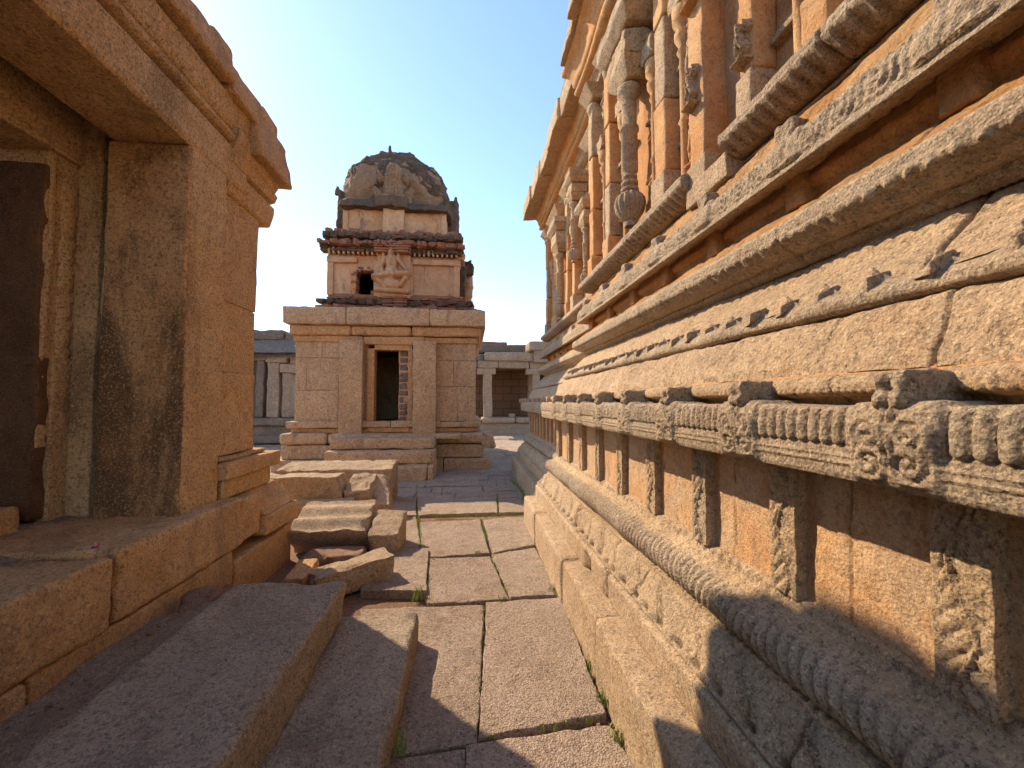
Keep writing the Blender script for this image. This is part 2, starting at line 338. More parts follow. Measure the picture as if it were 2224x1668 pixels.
# weeds in the joints
gb = Bag(); gr = random.Random(9)
def blades(P, n, hgt, spread):
    n = int(n*1.5); hgt *= 1.25
    for _ in range(n):
        x = P[0]+gr.gauss(0, spread); y = P[1]+gr.gauss(0, spread); a = gr.uniform(0, 6.28); h = hgt*gr.uniform(.4, 1.2); w = gr.uniform(.002, .004)
        l = gr.uniform(.1, .8)*h; dx, dy = math.cos(a), math.sin(a); px, py = -dy*w, dx*w; z = P[2]-.02
        gb.add([[x-px, y-py, z], [x+px, y+py, z], [x+px*.8+dx*l*.4, y+py*.8+dy*l*.4, z+.02+h*.6], [x-px*.8+dx*l*.4, y-py*.8+dy*l*.4, z+.02+h*.6]], [[0,1,2,3]])
        gb.add([[x+px*.8+dx*l*.4, y+py*.8+dy*l*.4, z+.02+h*.6], [x-px*.8+dx*l*.4, y-py*.8+dy*l*.4, z+.02+h*.6], [x-px*.1+dx*l, y-py*.1+dy*l, z+.02+h], [x+px*.1+dx*l, y+py*.1+dy*l, z+.02+h]], [[0,1,2,3]])
def weed_line(pts, per, n, h, sp, prob=1.):
    for (a, b) in zip(pts[:-1], pts[1:]):
        A, B = Z2(*a), Z2(*b); m = max(2, int(np.linalg.norm(B-A)/per))
        for i in range(m):
            if gr.random() < prob: blades(A+(B-A)*(i/m), n, h, sp)
weed_line([(368,40),(372,160),(376,250),(394,430)], .05, 5, .010, .009, .7)
weed_line([(380,255),(395,440)], .04, 6, .014, .012, .8)
weed_line([(437,490),(428,742)], .04, 5, .016, .009, .7)
weed_line([(470,256),(740,258),(985,240)], .03, 8, .012, .016, .85)
weed_line([(900,60),(960,130),(1000,250),(1030,400)], .03, 9, .025, .016, .9)
weed_line([(1030,400),(1100,540),(1175,700)], .05, 6, .02, .014, .5)
weed_line([(1175,700),(1260,900),(1340,1090),(1440,1330)], .06, 5, .018, .012, .45)
weed_line([(733,280),(765,400)], .04, 6, .014, .01, .8)
weed_line([(745,760),(735,1000),(715,1300)], .06, 4, .010, .006, .4)
weed_line([(430,748),(880,722)], .05, 5, .010, .006, .5); weed_line([(720,1490),(1400,1380)], .06, 4, .010, .006, .4)
weed_line([(790,480),(880,700)], .05, 4, .012, .006, .4); weed_line([(515,60),(510,150)], .05, 4, .012, .008, .7); weed_line([(815,60),(825,240)], .05, 4, .012, .008, .7)
for p, n, h in (((1145,670),50,.045), ((1165,700),30,.04), ((385,700),22,.07), ((360,715),12,.05), ((1350,1090),40,.045), ((1425,1290),26,.04), ((1500,1490),22,.045), ((715,462),12,.02), ((1070,460),22,.03), ((845,722),14,.02), ((455,500),8,.02), ((270,1560),14,.06), ((215,110),10,.02), ((1240,845),18,.025)):
    blades(Z2(*p), n, h, .022)
gv = gb.mk('grass', M_GRASS, smooth=False); gv['kind'] = 'stuff'

# ================================================================== MAIN TEMPLE (right)
T = thing('stone_temple', 'long ornate temple wall of carved ochre granite on the right with moulded base and pilasters', 'temple', (1.55, 3, 0))
R, YC, R2, YC2, Y0 = 1.55, 4.78, 1.79, 8.91, -2.6
def ysamp(a, b, k=.006, lo=.005, hi=.014):
    ys = [a]; y = a
    while y < b:
        y += .07 if y < -.1 else min(hi, max(lo, k*y)); ys.append(min(y, b))
    return np.array(ys)
def resamp(prof, ds):
    P = [np.array(p, float) for p in prof]; out = [P[0]]
    for a, b in zip(P[:-1], P[1:]):
        n = max(1, int(math.ceil(np.linalg.norm(b-a)/ds)))
        for i in range(1, n+1): out.append(a+(b-a)*i/n)
    return np.array(out)
def chaik(prof, it=2):
    P = [np.array(p, float) for p in prof]
    for _ in range(it):
        Q = [P[0]]
        for a, b in zip(P[:-1], P[1:]): Q += [a*.75+b*.25, a*.25+b*.75]
        Q.append(P[-1]); P = Q
    return P
def course(name, prof, mat, det=None, ds=.018, rough=.005, sm=0, joints=(), segs=('n','s','f','e'), y0=Y0, y1=YC, fy0=YC, fy1=YC2, wear=.010, parent=None, hi=.014, cap=None):
    if sm: prof = chaik(prof, sm)
    P = resamp(prof, ds); X0, Zz = P[:,0], P[:,1]
    t = np.gradient(P, axis=0); t /= np.linalg.norm(t, axis=1, keepdims=True)+1e-9
    nX, nZ = -t[:,1], t[:,0]; o = R-X0
    s = np.linspace(0, 1, len(P)); B = Bag()
    for sg in segs:
        if sg == 'n':
            ys = ysamp(y0, y1, hi=hi); f = (ys-y0)/(y1-y0); Y = y0 + f[:,None]*((y1-y0) + (o[None,:] if y1 == YC else 0*o[None,:])); X = R-o[None,:]+0*Y; N = np.stack([nX+0*Y, 0*Y, nZ+0*Y], -1); c1 = (y1+o)[None,:]-Y if y1 == YC else np.minimum(y1-Y, 9)
        elif sg == 's':
            f = np.linspace(0, 1, 9); X = (R-o)[None,:]+f[:,None]*(R2-R); Y = (YC+o)[None,:]+0*X; N = np.stack([0*X, -nX+0*X, nZ+0*X], -1); c1 = np.minimum(X-(R-o), (R2-o)-X)*2
        elif sg == 'f':
            ys = ysamp(fy0, fy1, .0032, .01, .03); f = (ys-fy0)/(fy1-fy0); Y = (fy0+o)[None,:]+f[:,None]*(fy1-fy0); X = R2-o[None,:]+0*Y; N = np.stack([nX+0*Y, 0*Y, nZ+0*Y], -1); c1 = np.minimum(Y-(fy0+o), (fy1+o)-Y)
        else:
            xs = np.linspace(0, 1, 24); X = (R2-o)[None,:]+xs[:,None]*(2.4); Y = (YC2+o)[None,:]+0*X; N = np.stack([0*X, -nX+0*X, nZ+0*X], -1); c1 = X-(R2-o)
        Z = Zz[None,:]+0*Y; Q = np.stack([X, Y, Z], -1)
        fade = np.clip(c1/.03, 0, 1)
        d = rough*fbm(Q, 22, 3, 7)*.8 + wear*fbm(Q, 3.1, 3, 19)
        for (jy, jw, jd) in joints:
            yy = jy + .015*vn(np.stack([Z*9, Z*0, Z*0], -1), int(jy*100) % 97)
            d = d - jd*np.exp(-((Y-yy)/jw)**2)
        if det is not None and sg != 'e' and sg != 's': d = d + det(Y, s[None,:]+0*Y, X, Z)
        Q = Q + N*(d*fade)[..., None]
        B.add(Q, grid(*Y.shape))
        if sg == 'n' and cap is not None:
            e = Q[cap]; m2 = e.copy(); m2[:,0] = 1.57; B.add(np.stack([e, e*.5+m2*.5, m2], 0), grid(3, e.shape[0])[:, ::-1] if cap == 0 else grid(3, e.shape[0]))
    return B.mk(name, mat, parent or T)
KY = [.84+.533*k for k in range(8)]; KF = [5.75+.5*k for k in range(9)]
KALL = np.array([.84-.533*3, .84-.533*2, .84-.533] + KY + KF)
def near_k(Y):
    d = Y[..., None]-KALL; i = np.abs(d).argmin(-1); return np.take_along_axis(d, i[..., None], -1)[..., 0]
JW = .006
def jts(step, off, seed, d=.016, w=.005):
    r = random.Random(seed); y = off; out = []
    while y < 8.8: out.append((y, w, d)); y += step*r.uniform(.75, 1.3)
    return out
# plinth: irregular blocks, each a little out of line
def plinth_det(Y, s, X, Z):
    e = np.array([-2.6, .72, 1.32, 2.42, 3.3, 4.1, 4.7, 5.6, 6.3, 7., 7.8, 8.6, 9.9]); i = np.clip(np.searchsorted(e, Y)-1, 0, 11)
    offs = .45*np.array([0, .0, .012, -.004, .016, -.014, .01, 0, .012, -.01, .008, 0]); out = offs[i]
    k = np.abs(Y[..., None]-e).min(-1); return out - .025*np.exp(-(k/.006)**2) - .004*np.exp(-(k/.025)**2)
course('plinth', [(.735,-.1),(.735,.20),(.738,.322),(.75,.338),(.78,.343),(.90,.346)], M_TAN, plinth_det, rough=.006, wear=.010)
def ped_det(Y, s, X, Z):
    return -.03*np.exp(-((Y-2.62)/.02)**2) - .05*np.exp(-((Y-3.05)/.06)**2)*(Z < .47) - .02*np.clip(fbm(np.stack([Y, Z, Z*0], -1), 4, 2, 3)-.35, 0, 1)
course('pedestal_moulding', [(.885,.33),(.87,.36),(.87,.50),(.885,.515),(.93,.52)], M_TAN, ped_det, rough=.006, joints=jts(1.4, .9, 2, .02, .006), wear=.012)
def lotus_det(Y, s, X, Z):
    u = (Y/.155) % 1 - .5; pocket = -.06*np.exp(-(u/.20)**2)*np.exp(-((s-.30)/.07)**2)
    v = (Y/.31 + .25*np.sin(s*5)) % 1 - .5; rid = .015*np.exp(-(np.abs(np.abs(v)-.05)/.022)**2)*(s > .36)*(s < .9)
    scal = .018*np.cos(2*np.pi*(Y/.52 + .15*np.sin(s*4)))*np.sin(np.pi*np.clip((s-.2)/.7, 0, 1))
    wv = fbm(np.stack([Y*.6, Z*.6, Z*0], -1), 2, 2, 40) > -.25
    return (pocket + rid)*np.where(wv, 1, .75) + scal
course('lotus_moulding', [(.925,.515),(.89,.525),(.885,.545),(.905,.565),(.935,.60),(.962,.652),(.985,.672),(1.015,.685),(1.05,.688)], M_TAN, lotus_det, ds=.009, sm=1, rough=.004, hi=.010, joints=jts(1.25, 1.15, 3, .022, .006))
def bead_det(Y, s, X, Z): return .006*np.cos(2*np.pi*Y/.038)*np.exp(-((s-.5)/.2)**2)
course('beaded_fillet', [(1.0,.676),(1.0,.70),(1.045,.708),(1.06,.71)], M_TAN, bead_det, ds=.008)
def torus_det(Y, s, X, Z):
    big = (Y/.9 % 1 - .5)
    ph = Y/.046 + np.sign(big)*s*1.3
    return .017*(np.abs(np.sin(np.pi*ph))-.5)*np.clip(np.sin(np.pi*s)*1.6, 0, 1)
course('rounded_moulding', [(1.06,.715),(1.02,.722),(.99,.745),(.98,.78),(.99,.825),(1.02,.853),(1.06,.868)], M_CARV, torus_det, ds=.008, sm=1, rough=.003, hi=.008, joints=[(.72,.008,.03),(1.9,.004,.012),(3.1,.005,.016),(4.2,.005,.016),(6.4,.008,.02),(7.7,.008,.02)])
def ledge_det(Y, s, X, Z): return -.007*np.clip(np.cos(2*np.pi*Y/.06)*1.5, 0, 1)*np.exp(-((s-.45)/.12)**2) + .006*fbm(np.stack([Y, X, Z], -1), 30, 2, 8)
course('dado_ledge', [(1.05,.862),(1.07,.872),(1.10,.905),(1.105,.93),(1.13,.942),(1.2,.945)], M_TAN, ledge_det, ds=.01, sm=0)
course('dado_wall', [(1.135,.93),(1.135,1.42)], M_DADO, None, ds=.03, rough=.004, wear=.012, joints=[(y, .003, .012) for y in (.66,1.145,1.7,2.2,3.3,4.4,5.4,6.4,7.4,8.3)])
def pil_mesh(x, y0, y1, z0, z1, d, seed, carve=True):
    nu, nv = 26, 90
    u = np.linspace(0, 1, nu); v = np.linspace(0, 1, nv); gu, gv = np.meshgrid(u, v, indexing='ij')
    Yy = y0+(y1-y0)*gu; Zz = z0+(z1-z0)*gv; uu = gu-.5
    h = np.zeros_like(gu)
    edge = (np.abs(uu) > .36); h += np.where(edge, .007, 0)
    if carve:
        w = np.sin(gv*2*np.pi*1.6 + seed*1.7)*.2; stem_ = np.exp(-((uu-w)/.055)**2)
        h += .013*stem_*(np.abs(uu) < .36)
        ph = (gv*9+seed) ; lobe = np.abs(np.sin(np.pi*(ph + uu*2.2*np.sign(uu-w)))); h += .009*lobe*(np.abs(uu-w) > .09)*(np.abs(uu) < .34)
    P = np.stack([np.full_like(gu, x)-h, Yy, Zz], -1)
    P = P + np.stack([.006*fbm(P+seed, 28, 3, 4), .003*fbm(P+seed, 12, 2, 6), 0*gu], -1)
    # return sides into the wall
    A = P.copy(); L = P[0].copy(); L[:,0] = x+d; Rr = P[-1].copy(); Rr[:,0] = x+d
    L2 = P[0]*.5+L*.5; R2_ = P[-1]*.5+Rr*.5
    Q = np.concatenate([L[None], L2[None], P[:1]+[[[.001,0,0]]], P, P[-1:]+[[[.001,0,0]]], R2_[None], Rr[None]], 0)
    return Q, grid(Q.shape[0], nv)[:, ::-1]
for k, y in enumerate(list(KALL[2:11])+[5.12]):
    V, F = pil_mesh(1.10, y-.06, y+.057, .935, 1.42, .06, k); mk('dado_pilaster', V, F, M_TAN if k % 3 else M_CARV, T)
for k, y in enumerate(np.arange(5.45, 9.3, .33)):
    V, F = pil_mesh(1.328, y-.055, y+.055, .935, 1.42, .06, k+20); mk('dado_pilaster', V, F, M_DADO if k % 2 else M_TAN, T)
# big carved frieze
def frieze_det(Y, s, X, Z):
    dk = near_k(Y); a = np.abs(dk); pan = 1/(1+np.exp((a-.098)/.003))
    zz = Z
    ribz = np.clip((zz-1.478)/.012, 0, 1)*np.clip((1.588-zz)/.01, 0, 1)
    u = (Y/.0385) % 1 - .5; rib = np.sqrt(np.clip(1-(u/.44)**2, 0, 1))
    low = 1.484+.012*(np.abs(u)*2)**2
    rib = rib*np.clip((zz-low)/.008, 0, 1)
    h = .012*(rib-.7)*ribz*(1-pan)
    for zc in (1.462, 1.447): h += .008*np.exp(-((zz-zc)/.004)**2)*(1-pan)
    # foliage: two scrolls and a stalk
    sc = 0
    for (cy, cz, sg) in ((-.047,1.53,1),(.047,1.53,-1),(-.045,1.465,-1),(.047,1.462,1)):
        du = dk-cy; dz = zz-cz; rho = np.hypot(du, dz); phi = np.arctan2(dz, du*sg)
        sc = np.maximum(sc, np.exp(-(rho/.047)**6)*np.clip(.5+1.1*np.cos(2*np.pi*rho/.026-phi), 0, 1))
    stalk = np.exp(-((np.abs(dk)-.009)/.006)**2)
    h += pan*(.011 + .009*sc + .010*stalk*(zz > 1.46) + .003*fbm(np.stack([Y, zz, zz*0], -1), 45, 2, 2))*np.clip((zz-1.405)/.02, 0, 1)
    return h
course('carved_frieze', [(1.16,1.415),(.985,1.398),(.948,1.402),(.942,1.415),(.940,1.44),(.942,1.475),(.936,1.50),(.936,1.54),(.942,1.575),(.955,1.590),(.975,1.592),(1.09,1.592)], M_CARV, frieze_det, ds=.006, rough=.003, wear=.006, joints=[(.05,.004,.02),(1.83,.004,.012),(2.9,.004,.012),(3.8,.004,.014),(4.6,.004,.014)])
kb = []
for k, y in enumerate(list(KALL[2:11])):
    C = box8(.925, 1.10, y-.036, y+.030, 1.585, 1.672); C[[4,7]] += [.012,0,0]
    V, F = hexa(C, res=.008, r=.012, rough=.009, seed=k, freq=45, big=.004)
    fr_ = np.clip((.955-V[:,0])/.02, 0, 1); V[:,0] -= fr_*(.010*np.abs(np.sin((V[:,2]-1.585)/.043*np.pi)) - .014*np.exp(-((V[:,1]-y+.003)/.007)**2))
    ko = mk('carved_knob', V, F, M_CARV, T)
for k, y in enumerate(KF):
    V, F = hexa(box8(1.165, 1.34, y-.04, y+.034, 1.585, 1.672), res=.02, r=.016, rough=.012, seed=k+30, freq=28); mk('carved_knob', V, F, M_CARV, T)
def bm_det(Y, s, X, Z): return .006*(np.cos(2*np.pi*Y/.026) > 0)*np.exp(-((Z-1.628)/.006)**2)
course('roll_moulding', [(1.10,1.585),(1.095,1.612),(1.06,1.618),(1.045,1.626),(1.04,1.645),(1.05,1.668),(1.07,1.678),(1.13,1.685)], M_TAN, bm_det, ds=.009, sm=1, joints=jts(.9, 1.1, 7, .01, .004))
course('red_fillet', [(1.085,1.676),(1.10,1.688),(1.12,1.70)], M_OCH, None, ds=.01, segs=('n','s','f'))
def slab_det(Y, s, X, Z): return .010*fbm(np.stack([Y, Z, X], -1), 9, 4, 61)
course('sloping_slab', [(1.095,1.685),(1.105,1.72),(1.15,1.81),(1.185,1.868),(1.23,1.89)], M_TAN, slab_det, ds=.016, rough=.01, joints=[(.62,.004,.012),(.89,.004,.02),(1.22,.003,.008),(2.2,.004,.016),(3.4,.004,.016),(4.3,.004,.014),(5.9,.006,.02),(7.2,.006,.02)])
NUB = .953; NP = .171
def roll_det(Y, s, X, Z):
    u = np.abs(((Y-NUB)/NP + .5) % 1 - .5)*NP
    return .03*np.exp(-(u/.016))*np.exp(-((s-.8)/.16)**2)*(Y < 5.1) + .05*np.exp(-(u/.03))*np.exp(-((s-1)/.1)**2) + .012*np.cos(2*np.pi*Y/.62)*np.exp(-((s-.5)/.3)**2)
course('wavy_roll', [(1.23,1.878),(1.19,1.884),(1.175,1.90),(1.178,1.925),(1.20,1.945),(1.235,1.955)], M_CARV, roll_det, ds=.008, sm=1)
for k in range(26):
    y = NUB - .342 + NP*k
    if y > 4.95: break
    C = np.array([[1.172,y-.02,1.925],[1.27,y-.02,1.98],[1.27,y+.045,1.98],[1.185,y+.040,1.925],[1.172,y-.018,1.962+.012*(k % 3 == 0)],[1.25,y-.016,1.998],[1.26,y+.012,2.0],[1.19,y+.01,1.95]])
    V, F = hexa(C, res=.012, r=.007, rough=.004, seed=k, freq=30); mk('petal_tip', V, F, M_CARV, T)
def up_det(Y, s, X, Z):
    v = (Y/.36 + .3*(s-.5)**2) % 1 - .5
    r3 = sum(np.exp(-((v-c)/.006)**2) for c in (-.02, 0, .02))
    return .010*fbm(np.stack([Y, Z, X], -1), 6, 3, 71) - .004*r3*(s > .25)
course('upper_sloping_slab', [(1.21,1.945),(1.235,1.965),(1.31,2.05),(1.40,2.15),(1.46,2.21)], M_TAN, up_det, ds=.011, rough=.008, joints=[(1.0,.008,.03),(2.4,.004,.014),(3.7,.004,.014),(6.1,.006,.02),(7.4,.006,.02)])
def corn_det(Y, s, X, Z):
    u = (Y/.061) % 1 - .5; lump = .013*np.exp(-(u/.17)**2)*(np.exp(-((Z-2.268)/.010)**2)*(s < .75)*(s > .3))
    u2 = (Y/.0203) % 1 - .5; lump += .005*np.exp(-(u2/.22)**2)*np.exp(-((s-.13)/.04)**2)
    face = (s > .52)*(s < .75)*.010*fbm(np.stack([Y, Z, Z*0], -1), 34, 3, 51)
    return lump*1.5 + face
course('kapota_cornice', [(1.47,2.20),(1.42,2.175),(1.385,2.195),(1.38,2.215),(1.36,2.21),(1.315,2.232),(1.285,2.262),(1.275,2.28),(1.277,2.33),(1.29,2.35),(1.32,2.356)], M_CARV, corn_det, ds=.0075, rough=.004, joints=[(1.6,.004,.008),(3.0,.004,.01),(6.6,.006,.02)])
def ore_det(Y, s, X, Z): return .02*fbm(np.stack([Y, Z, X], -1), 7, 4, 81)
course('orange_ledge', [(1.305,2.352),(1.34,2.375),(1.40,2.43),(1.46,2.475),(1.53,2.50)], M_ORE, ore_det, ds=.018, rough=.012, joints=[(1.1,.005,.012)])
course('recessed_course', [(1.49,2.46),(1.49,2.52),(1.465,2.535),(1.455,2.57),(1.47,2.60),(1.49,2.68)], M_OCH, None, ds=.015, rough=.008)
for k, y in enumerate(np.arange(-.2, 5.0, .62)):
    block('short_pier', 1.42, 1.56, y-.055, y+.055, 2.46, 2.62, M_ORE, T, res=.03, r=.012, rough=.006, seed=k)
for k, y in enumerate(np.arange(5.5, 9.0, .55)):
    block('short_pier', 1.68, 1.80, y-.06, y+.06, 2.46, 2.62, M_ORE, T, res=.04, r=.012, rough=.006, seed=k+20)
KS = [.98+.62*k for k in range(7)]
def s2_det(Y, s, X, Z):
    d = np.abs(Y[..., None]-np.array(KS)-.0).min(-1); pan = 1/(1+np.exp((d-.09)/.006)); m = (Z > 2.60)*(Z < 2.72)
    u = (Y/.036 + (Z-2.66)*6) % 1 - .5
    swirl = np.cos(2*np.pi*np.hypot((Y/.14 % 1-.5)*.14, Z-2.665)/.03)
    return m*((1-pan)*(.006*np.exp(-(u/.25)**2)+.004*swirl) + pan*(.016+.010*fbm(np.stack([Y, Z, Z*0], -1), 40, 3, 5)))
course('carved_string_course', [(1.52,2.66),(1.44,2.61),(1.40,2.585),(1.335,2.562),(1.322,2.572),(1.325,2.60),(1.325,2.66),(1.335,2.705),(1.35,2.722),(1.40,2.735)], M_CARV, s2_det, ds=.008, rough=.005, joints=[(.55,.004,.02),(2.6,.003,.01),(4.4,.005,.02)])
for k, y in enumerate(KS+[5.7,6.3,6.9,7.5,8.1]):
    dx = .24 if y > 5.2 else 0
    V, F = hexa(box8(1.325+dx, 1.44+dx, y-.05, y+.05, 2.70, 2.795), res=.012, r=.02, rough=.014, seed=k, freq=30, big=.01); mk('carved_knob', V, F, M_CARV, T)
course('orange_band', [(1.365,2.725),(1.375,2.75),(1.40,2.80),(1.43,2.845),(1.47,2.87),(1.52,2.885)], M_ORE, ore_det, ds=.02, rough=.014)
course('under_slab_recess', [(1.50,2.86),(1.50,2.885),(1.475,2.89),(1.475,2.91),(1.52,2.95)], M_TAN, None, ds=.02)
def s3_det(Y, s, X, Z):
    saw = ((Y/.068) % 1); return .026*(.5-saw)*np.exp(-((s-.30)/.13)**2) - .004*np.exp(-((Z-3.02)/.004)**2)*(s > .4)
S3 = [(1.53,2.93),(1.47,2.92),(1.43,2.925),(1.385,2.955),(1.345,2.985),(1.335,3.0),(1.337,3.045),(1.35,3.056),(1.40,3.066),(1.56,3.10)]
course('serrated_slab', S3, M_CARV, s3_det, ds=.010, segs=('n','s','f','e'), y0=2.47, cap=0, joints=[(3.62,.004,.02),(4.25,.003,.01),(6.6,.006,.02),(7.9,.006,.02)])
course('serrated_slab', S3, M_CARV, s3_det, ds=.010, segs=('n',), y1=2.07, cap=-1, joints=[(1.42,.005,.03),(.7,.005,.02)])
# upper wall
course('upper_wall', [(1.55,2.96),(1.55,5.35)], M_OCH, None, ds=.05, rough=.006, wear=.016, joints=[(y, .003, .008) for y in (.3,1.75,3.3,4.1,6.5,7.6)], hi=.03)
core = Bag()
core.add(*hexa(box8(1.60, 5.5, -2.6, 4.70, -.2, 5.95), res=2, r=.01, rough=0, big=0)); core.add(*hexa(box8(1.84, 5.5, 4.70, 8.86, -.2, 5.95), res=2, r=.01, rough=0, big=0))
core.mk('wall_core', M_OCH, T)
def lean_pier(name, x0, y0, y1, z0, z1, mat, seed=0, xb=None, x1=None, **k):
    xb = x0 if xb is None else xb; x1 = x1 or (1.56 if y0 < 4.8 else 1.80)
    C = box8(x0, x1, y0, y1, z0, z1); C[[0,3],0] = xb
    kw = dict(res=.035, r=.012, rough=.006, seed=seed, big=.010); kw.update(k); V, F = hexa(C, **kw); return mk(name, V, F, mat, T)
# plain and faceted pilasters on the upper wall: (x, ya, yb)
for k, (x, ya, yb) in enumerate([(1.42,2.836,3.02),(1.42,4.05,4.20),(1.42,4.63,4.78),(1.42,1.894,2.0),(1.42,1.45,1.56),(1.42,.85,1.0),(1.66,8.75,8.93),(1.66,7.75,8.15),(1.66,6.9,7.05),(1.64,6.35,6.5),(1.66,5.35,5.6)]):
    w = yb-ya
    for (za, zb, f) in ((3.04,3.30,1.25),(3.31,3.86,1.0),(3.87,4.5,.92),(4.51,5.1,1.0)):
        cy = (ya+yb)/2; lean_pier('wall_pilaster', x-.012*(f-1)*8, cy-w/2*f, cy+w/2*f, za, zb, M_OCH if (k+int(za*7)) % 3 else M_TAN, seed=k*5+int(za*10), r=.02)
    cy = (ya+yb)/2
    cw = max(w*.8, .11)
    V, F = lathe(x+.05, cy, [(.05,5.03),(.075,5.06),(.085,5.10),(.075,5.14),(.05,5.17),(.05,5.2)], 20); mk('cushion_capital', V, F, M_TAN, T)
    V, F = hexa(np.array([[x+.0,cy-cw,5.17],[x+.2,cy-cw,5.17],[x+.2,cy+cw,5.17],[x+.0,cy+cw,5.17],[x-.1,cy-cw*1.5,5.32],[x+.2,cy-cw*1.5,5.32],[x+.2,cy+cw*1.5,5.32],[x-.1,cy+cw*1.5,5.32]]), res=.04, r=.012, rough=.006, seed=k); mk('bracket', V, F, M_TAN, T)
for k, (x, cy) in enumerate([(1.50,3.16),(1.50,3.80),(1.50,4.40),(1.50,2.70),(1.50,1.68),(1.50,1.22),(1.74,7.95),(1.74,7.05),(1.74,6.65),(1.74,5.9),(1.74,8.45)]):
    z = 3.05; pr_l = [(.04,z),(.045,z+.05),(.03,z+.08),(.03,z+.5),(.042,z+.52),(.03,z+.55),(.028,z+1.0),(.045,z+1.03),(.03,z+1.07),(.06,z+1.13),(.06,z+1.17),(.035,z+1.2),(.07,z+1.24),(.075,z+1.34),(.03,z+1.4)]
    V, F = lathe(x, cy, pr_l, 20); mk('slim_column', rough_up(V, .004, 26), F, M_OCH, T)
    V, F = hexa(box8(x-.07, x+.08, cy-.10, cy+.10, z+1.36, z+1.5), res=.02, r=.012, rough=.014, freq=26, seed=k); mk('carved_abacus', V, F, M_TAN, T)
# the wide pier with niches between the slabs
lean_pier('wide_pier', 1.40, 2.31, 2.475, 3.0, 5.2, M_OCH, 3, rough=.008); lean_pier('wide_pier', 1.385, 2.28, 2.49, 2.86, 3.09, M_TAN, 4); 
lean_pier('wide_pier', 1.38, 2.07, 2.5, 2.83, 2.97, M_TAN, 14)
FIG = [(0,.9,0,.9,.07,.07,1),(0,.95,0,1.04,.06,.03,.9),(0,.80,0,.56,.10,.075,.9),(0,.54,0,.50,.10,.10,1),(-.09,.78,-.2,.62,.04,.035,.7),(-.2,.62,-.12,.5,.035,.03,.7),(.09,.78,.2,.85,.04,.035,.7),(.2,.85,.17,1.02,.03,.03,.7),
       (-.05,.48,-.08,.26,.07,.05,.9),(-.08,.26,-.05,.05,.05,.04,.8),(.05,.48,.14,.30,.07,.05,.9),(.14,.30,.02,.14,.05,.04,.8),(-.2,.02,.2,.02,.04,.04,1.1)]
LUMP = [(0,.5,0,.5,.3,.3,.8),(0,.85,0,.85,.14,.14,1),(-.2,.3,-.1,.1,.1,.1,.8),(.2,.3,.1,.1,.1,.1,.8),(-.2,.6,.2,.62,.08,.08,1.1)]
for k, (x, yy, z, H, cp) in enumerate([(1.54,2.62,3.22,.42,FIG),(1.54,2.63,3.80,.46,FIG),(1.54,2.62,4.42,.46,FIG),(1.54,3.20,3.78,.34,FIG),(1.54,3.18,3.2,.36,LUMP),(1.54,3.78,3.6,.3,FIG),(1.54,4.42,3.1,.34,LUMP),(1.54,3.75,3.15,.3,LUMP),(1.54,1.72,3.6,.4,FIG),(1.54,1.2,3.5,.45,FIG),(1.54,4.4,3.75,.3,FIG),(1.395,2.40,3.45,.24,FIG),(1.395,2.4,4.1,.26,FIG),(1.41,1.94,3.35,.2,FIG),
                                       (1.78,6.05,3.3,.4,FIG),(1.78,6.05,4.3,.5,LUMP),(1.78,7.4,4.0,.35,FIG)]):
    V, F = relief((x, yy, z), (0,-1,0), (0,0,1), (-1,0,0), cp, H, amp=.055, nu=44, nv=70, noise=.008); mk('carved_figure', V, F, M_TAN if k % 2 else M_OCH, T)
for k, (a, b, z) in enumerate([(3.03,3.36,3.98),(3.03,3.36,3.46),(3.58,4.04,3.99),(3.58,4.04,3.42),(4.21,4.62,3.9),(2.5,2.82,4.02),(2.5,2.82,3.46),(1.57,1.88,3.95),(1.57,1.88,3.4),(1.02,1.44,3.6)]):
    lean_pier('niche_ledge', 1.505, a, b, z, z+.035, M_OCH if k % 2 else M_TAN, 60+k, r=.008)
    if k % 2 == 0:
        V, F = relief((1.54, (a+b)/2, z+.9), (0,-1,0), (0,0,1), (-1,0,0), LUMP, .34, amp=.06, nu=36, nv=50, noise=.012); mk('carved_figure', V, F, M_TAN, T)
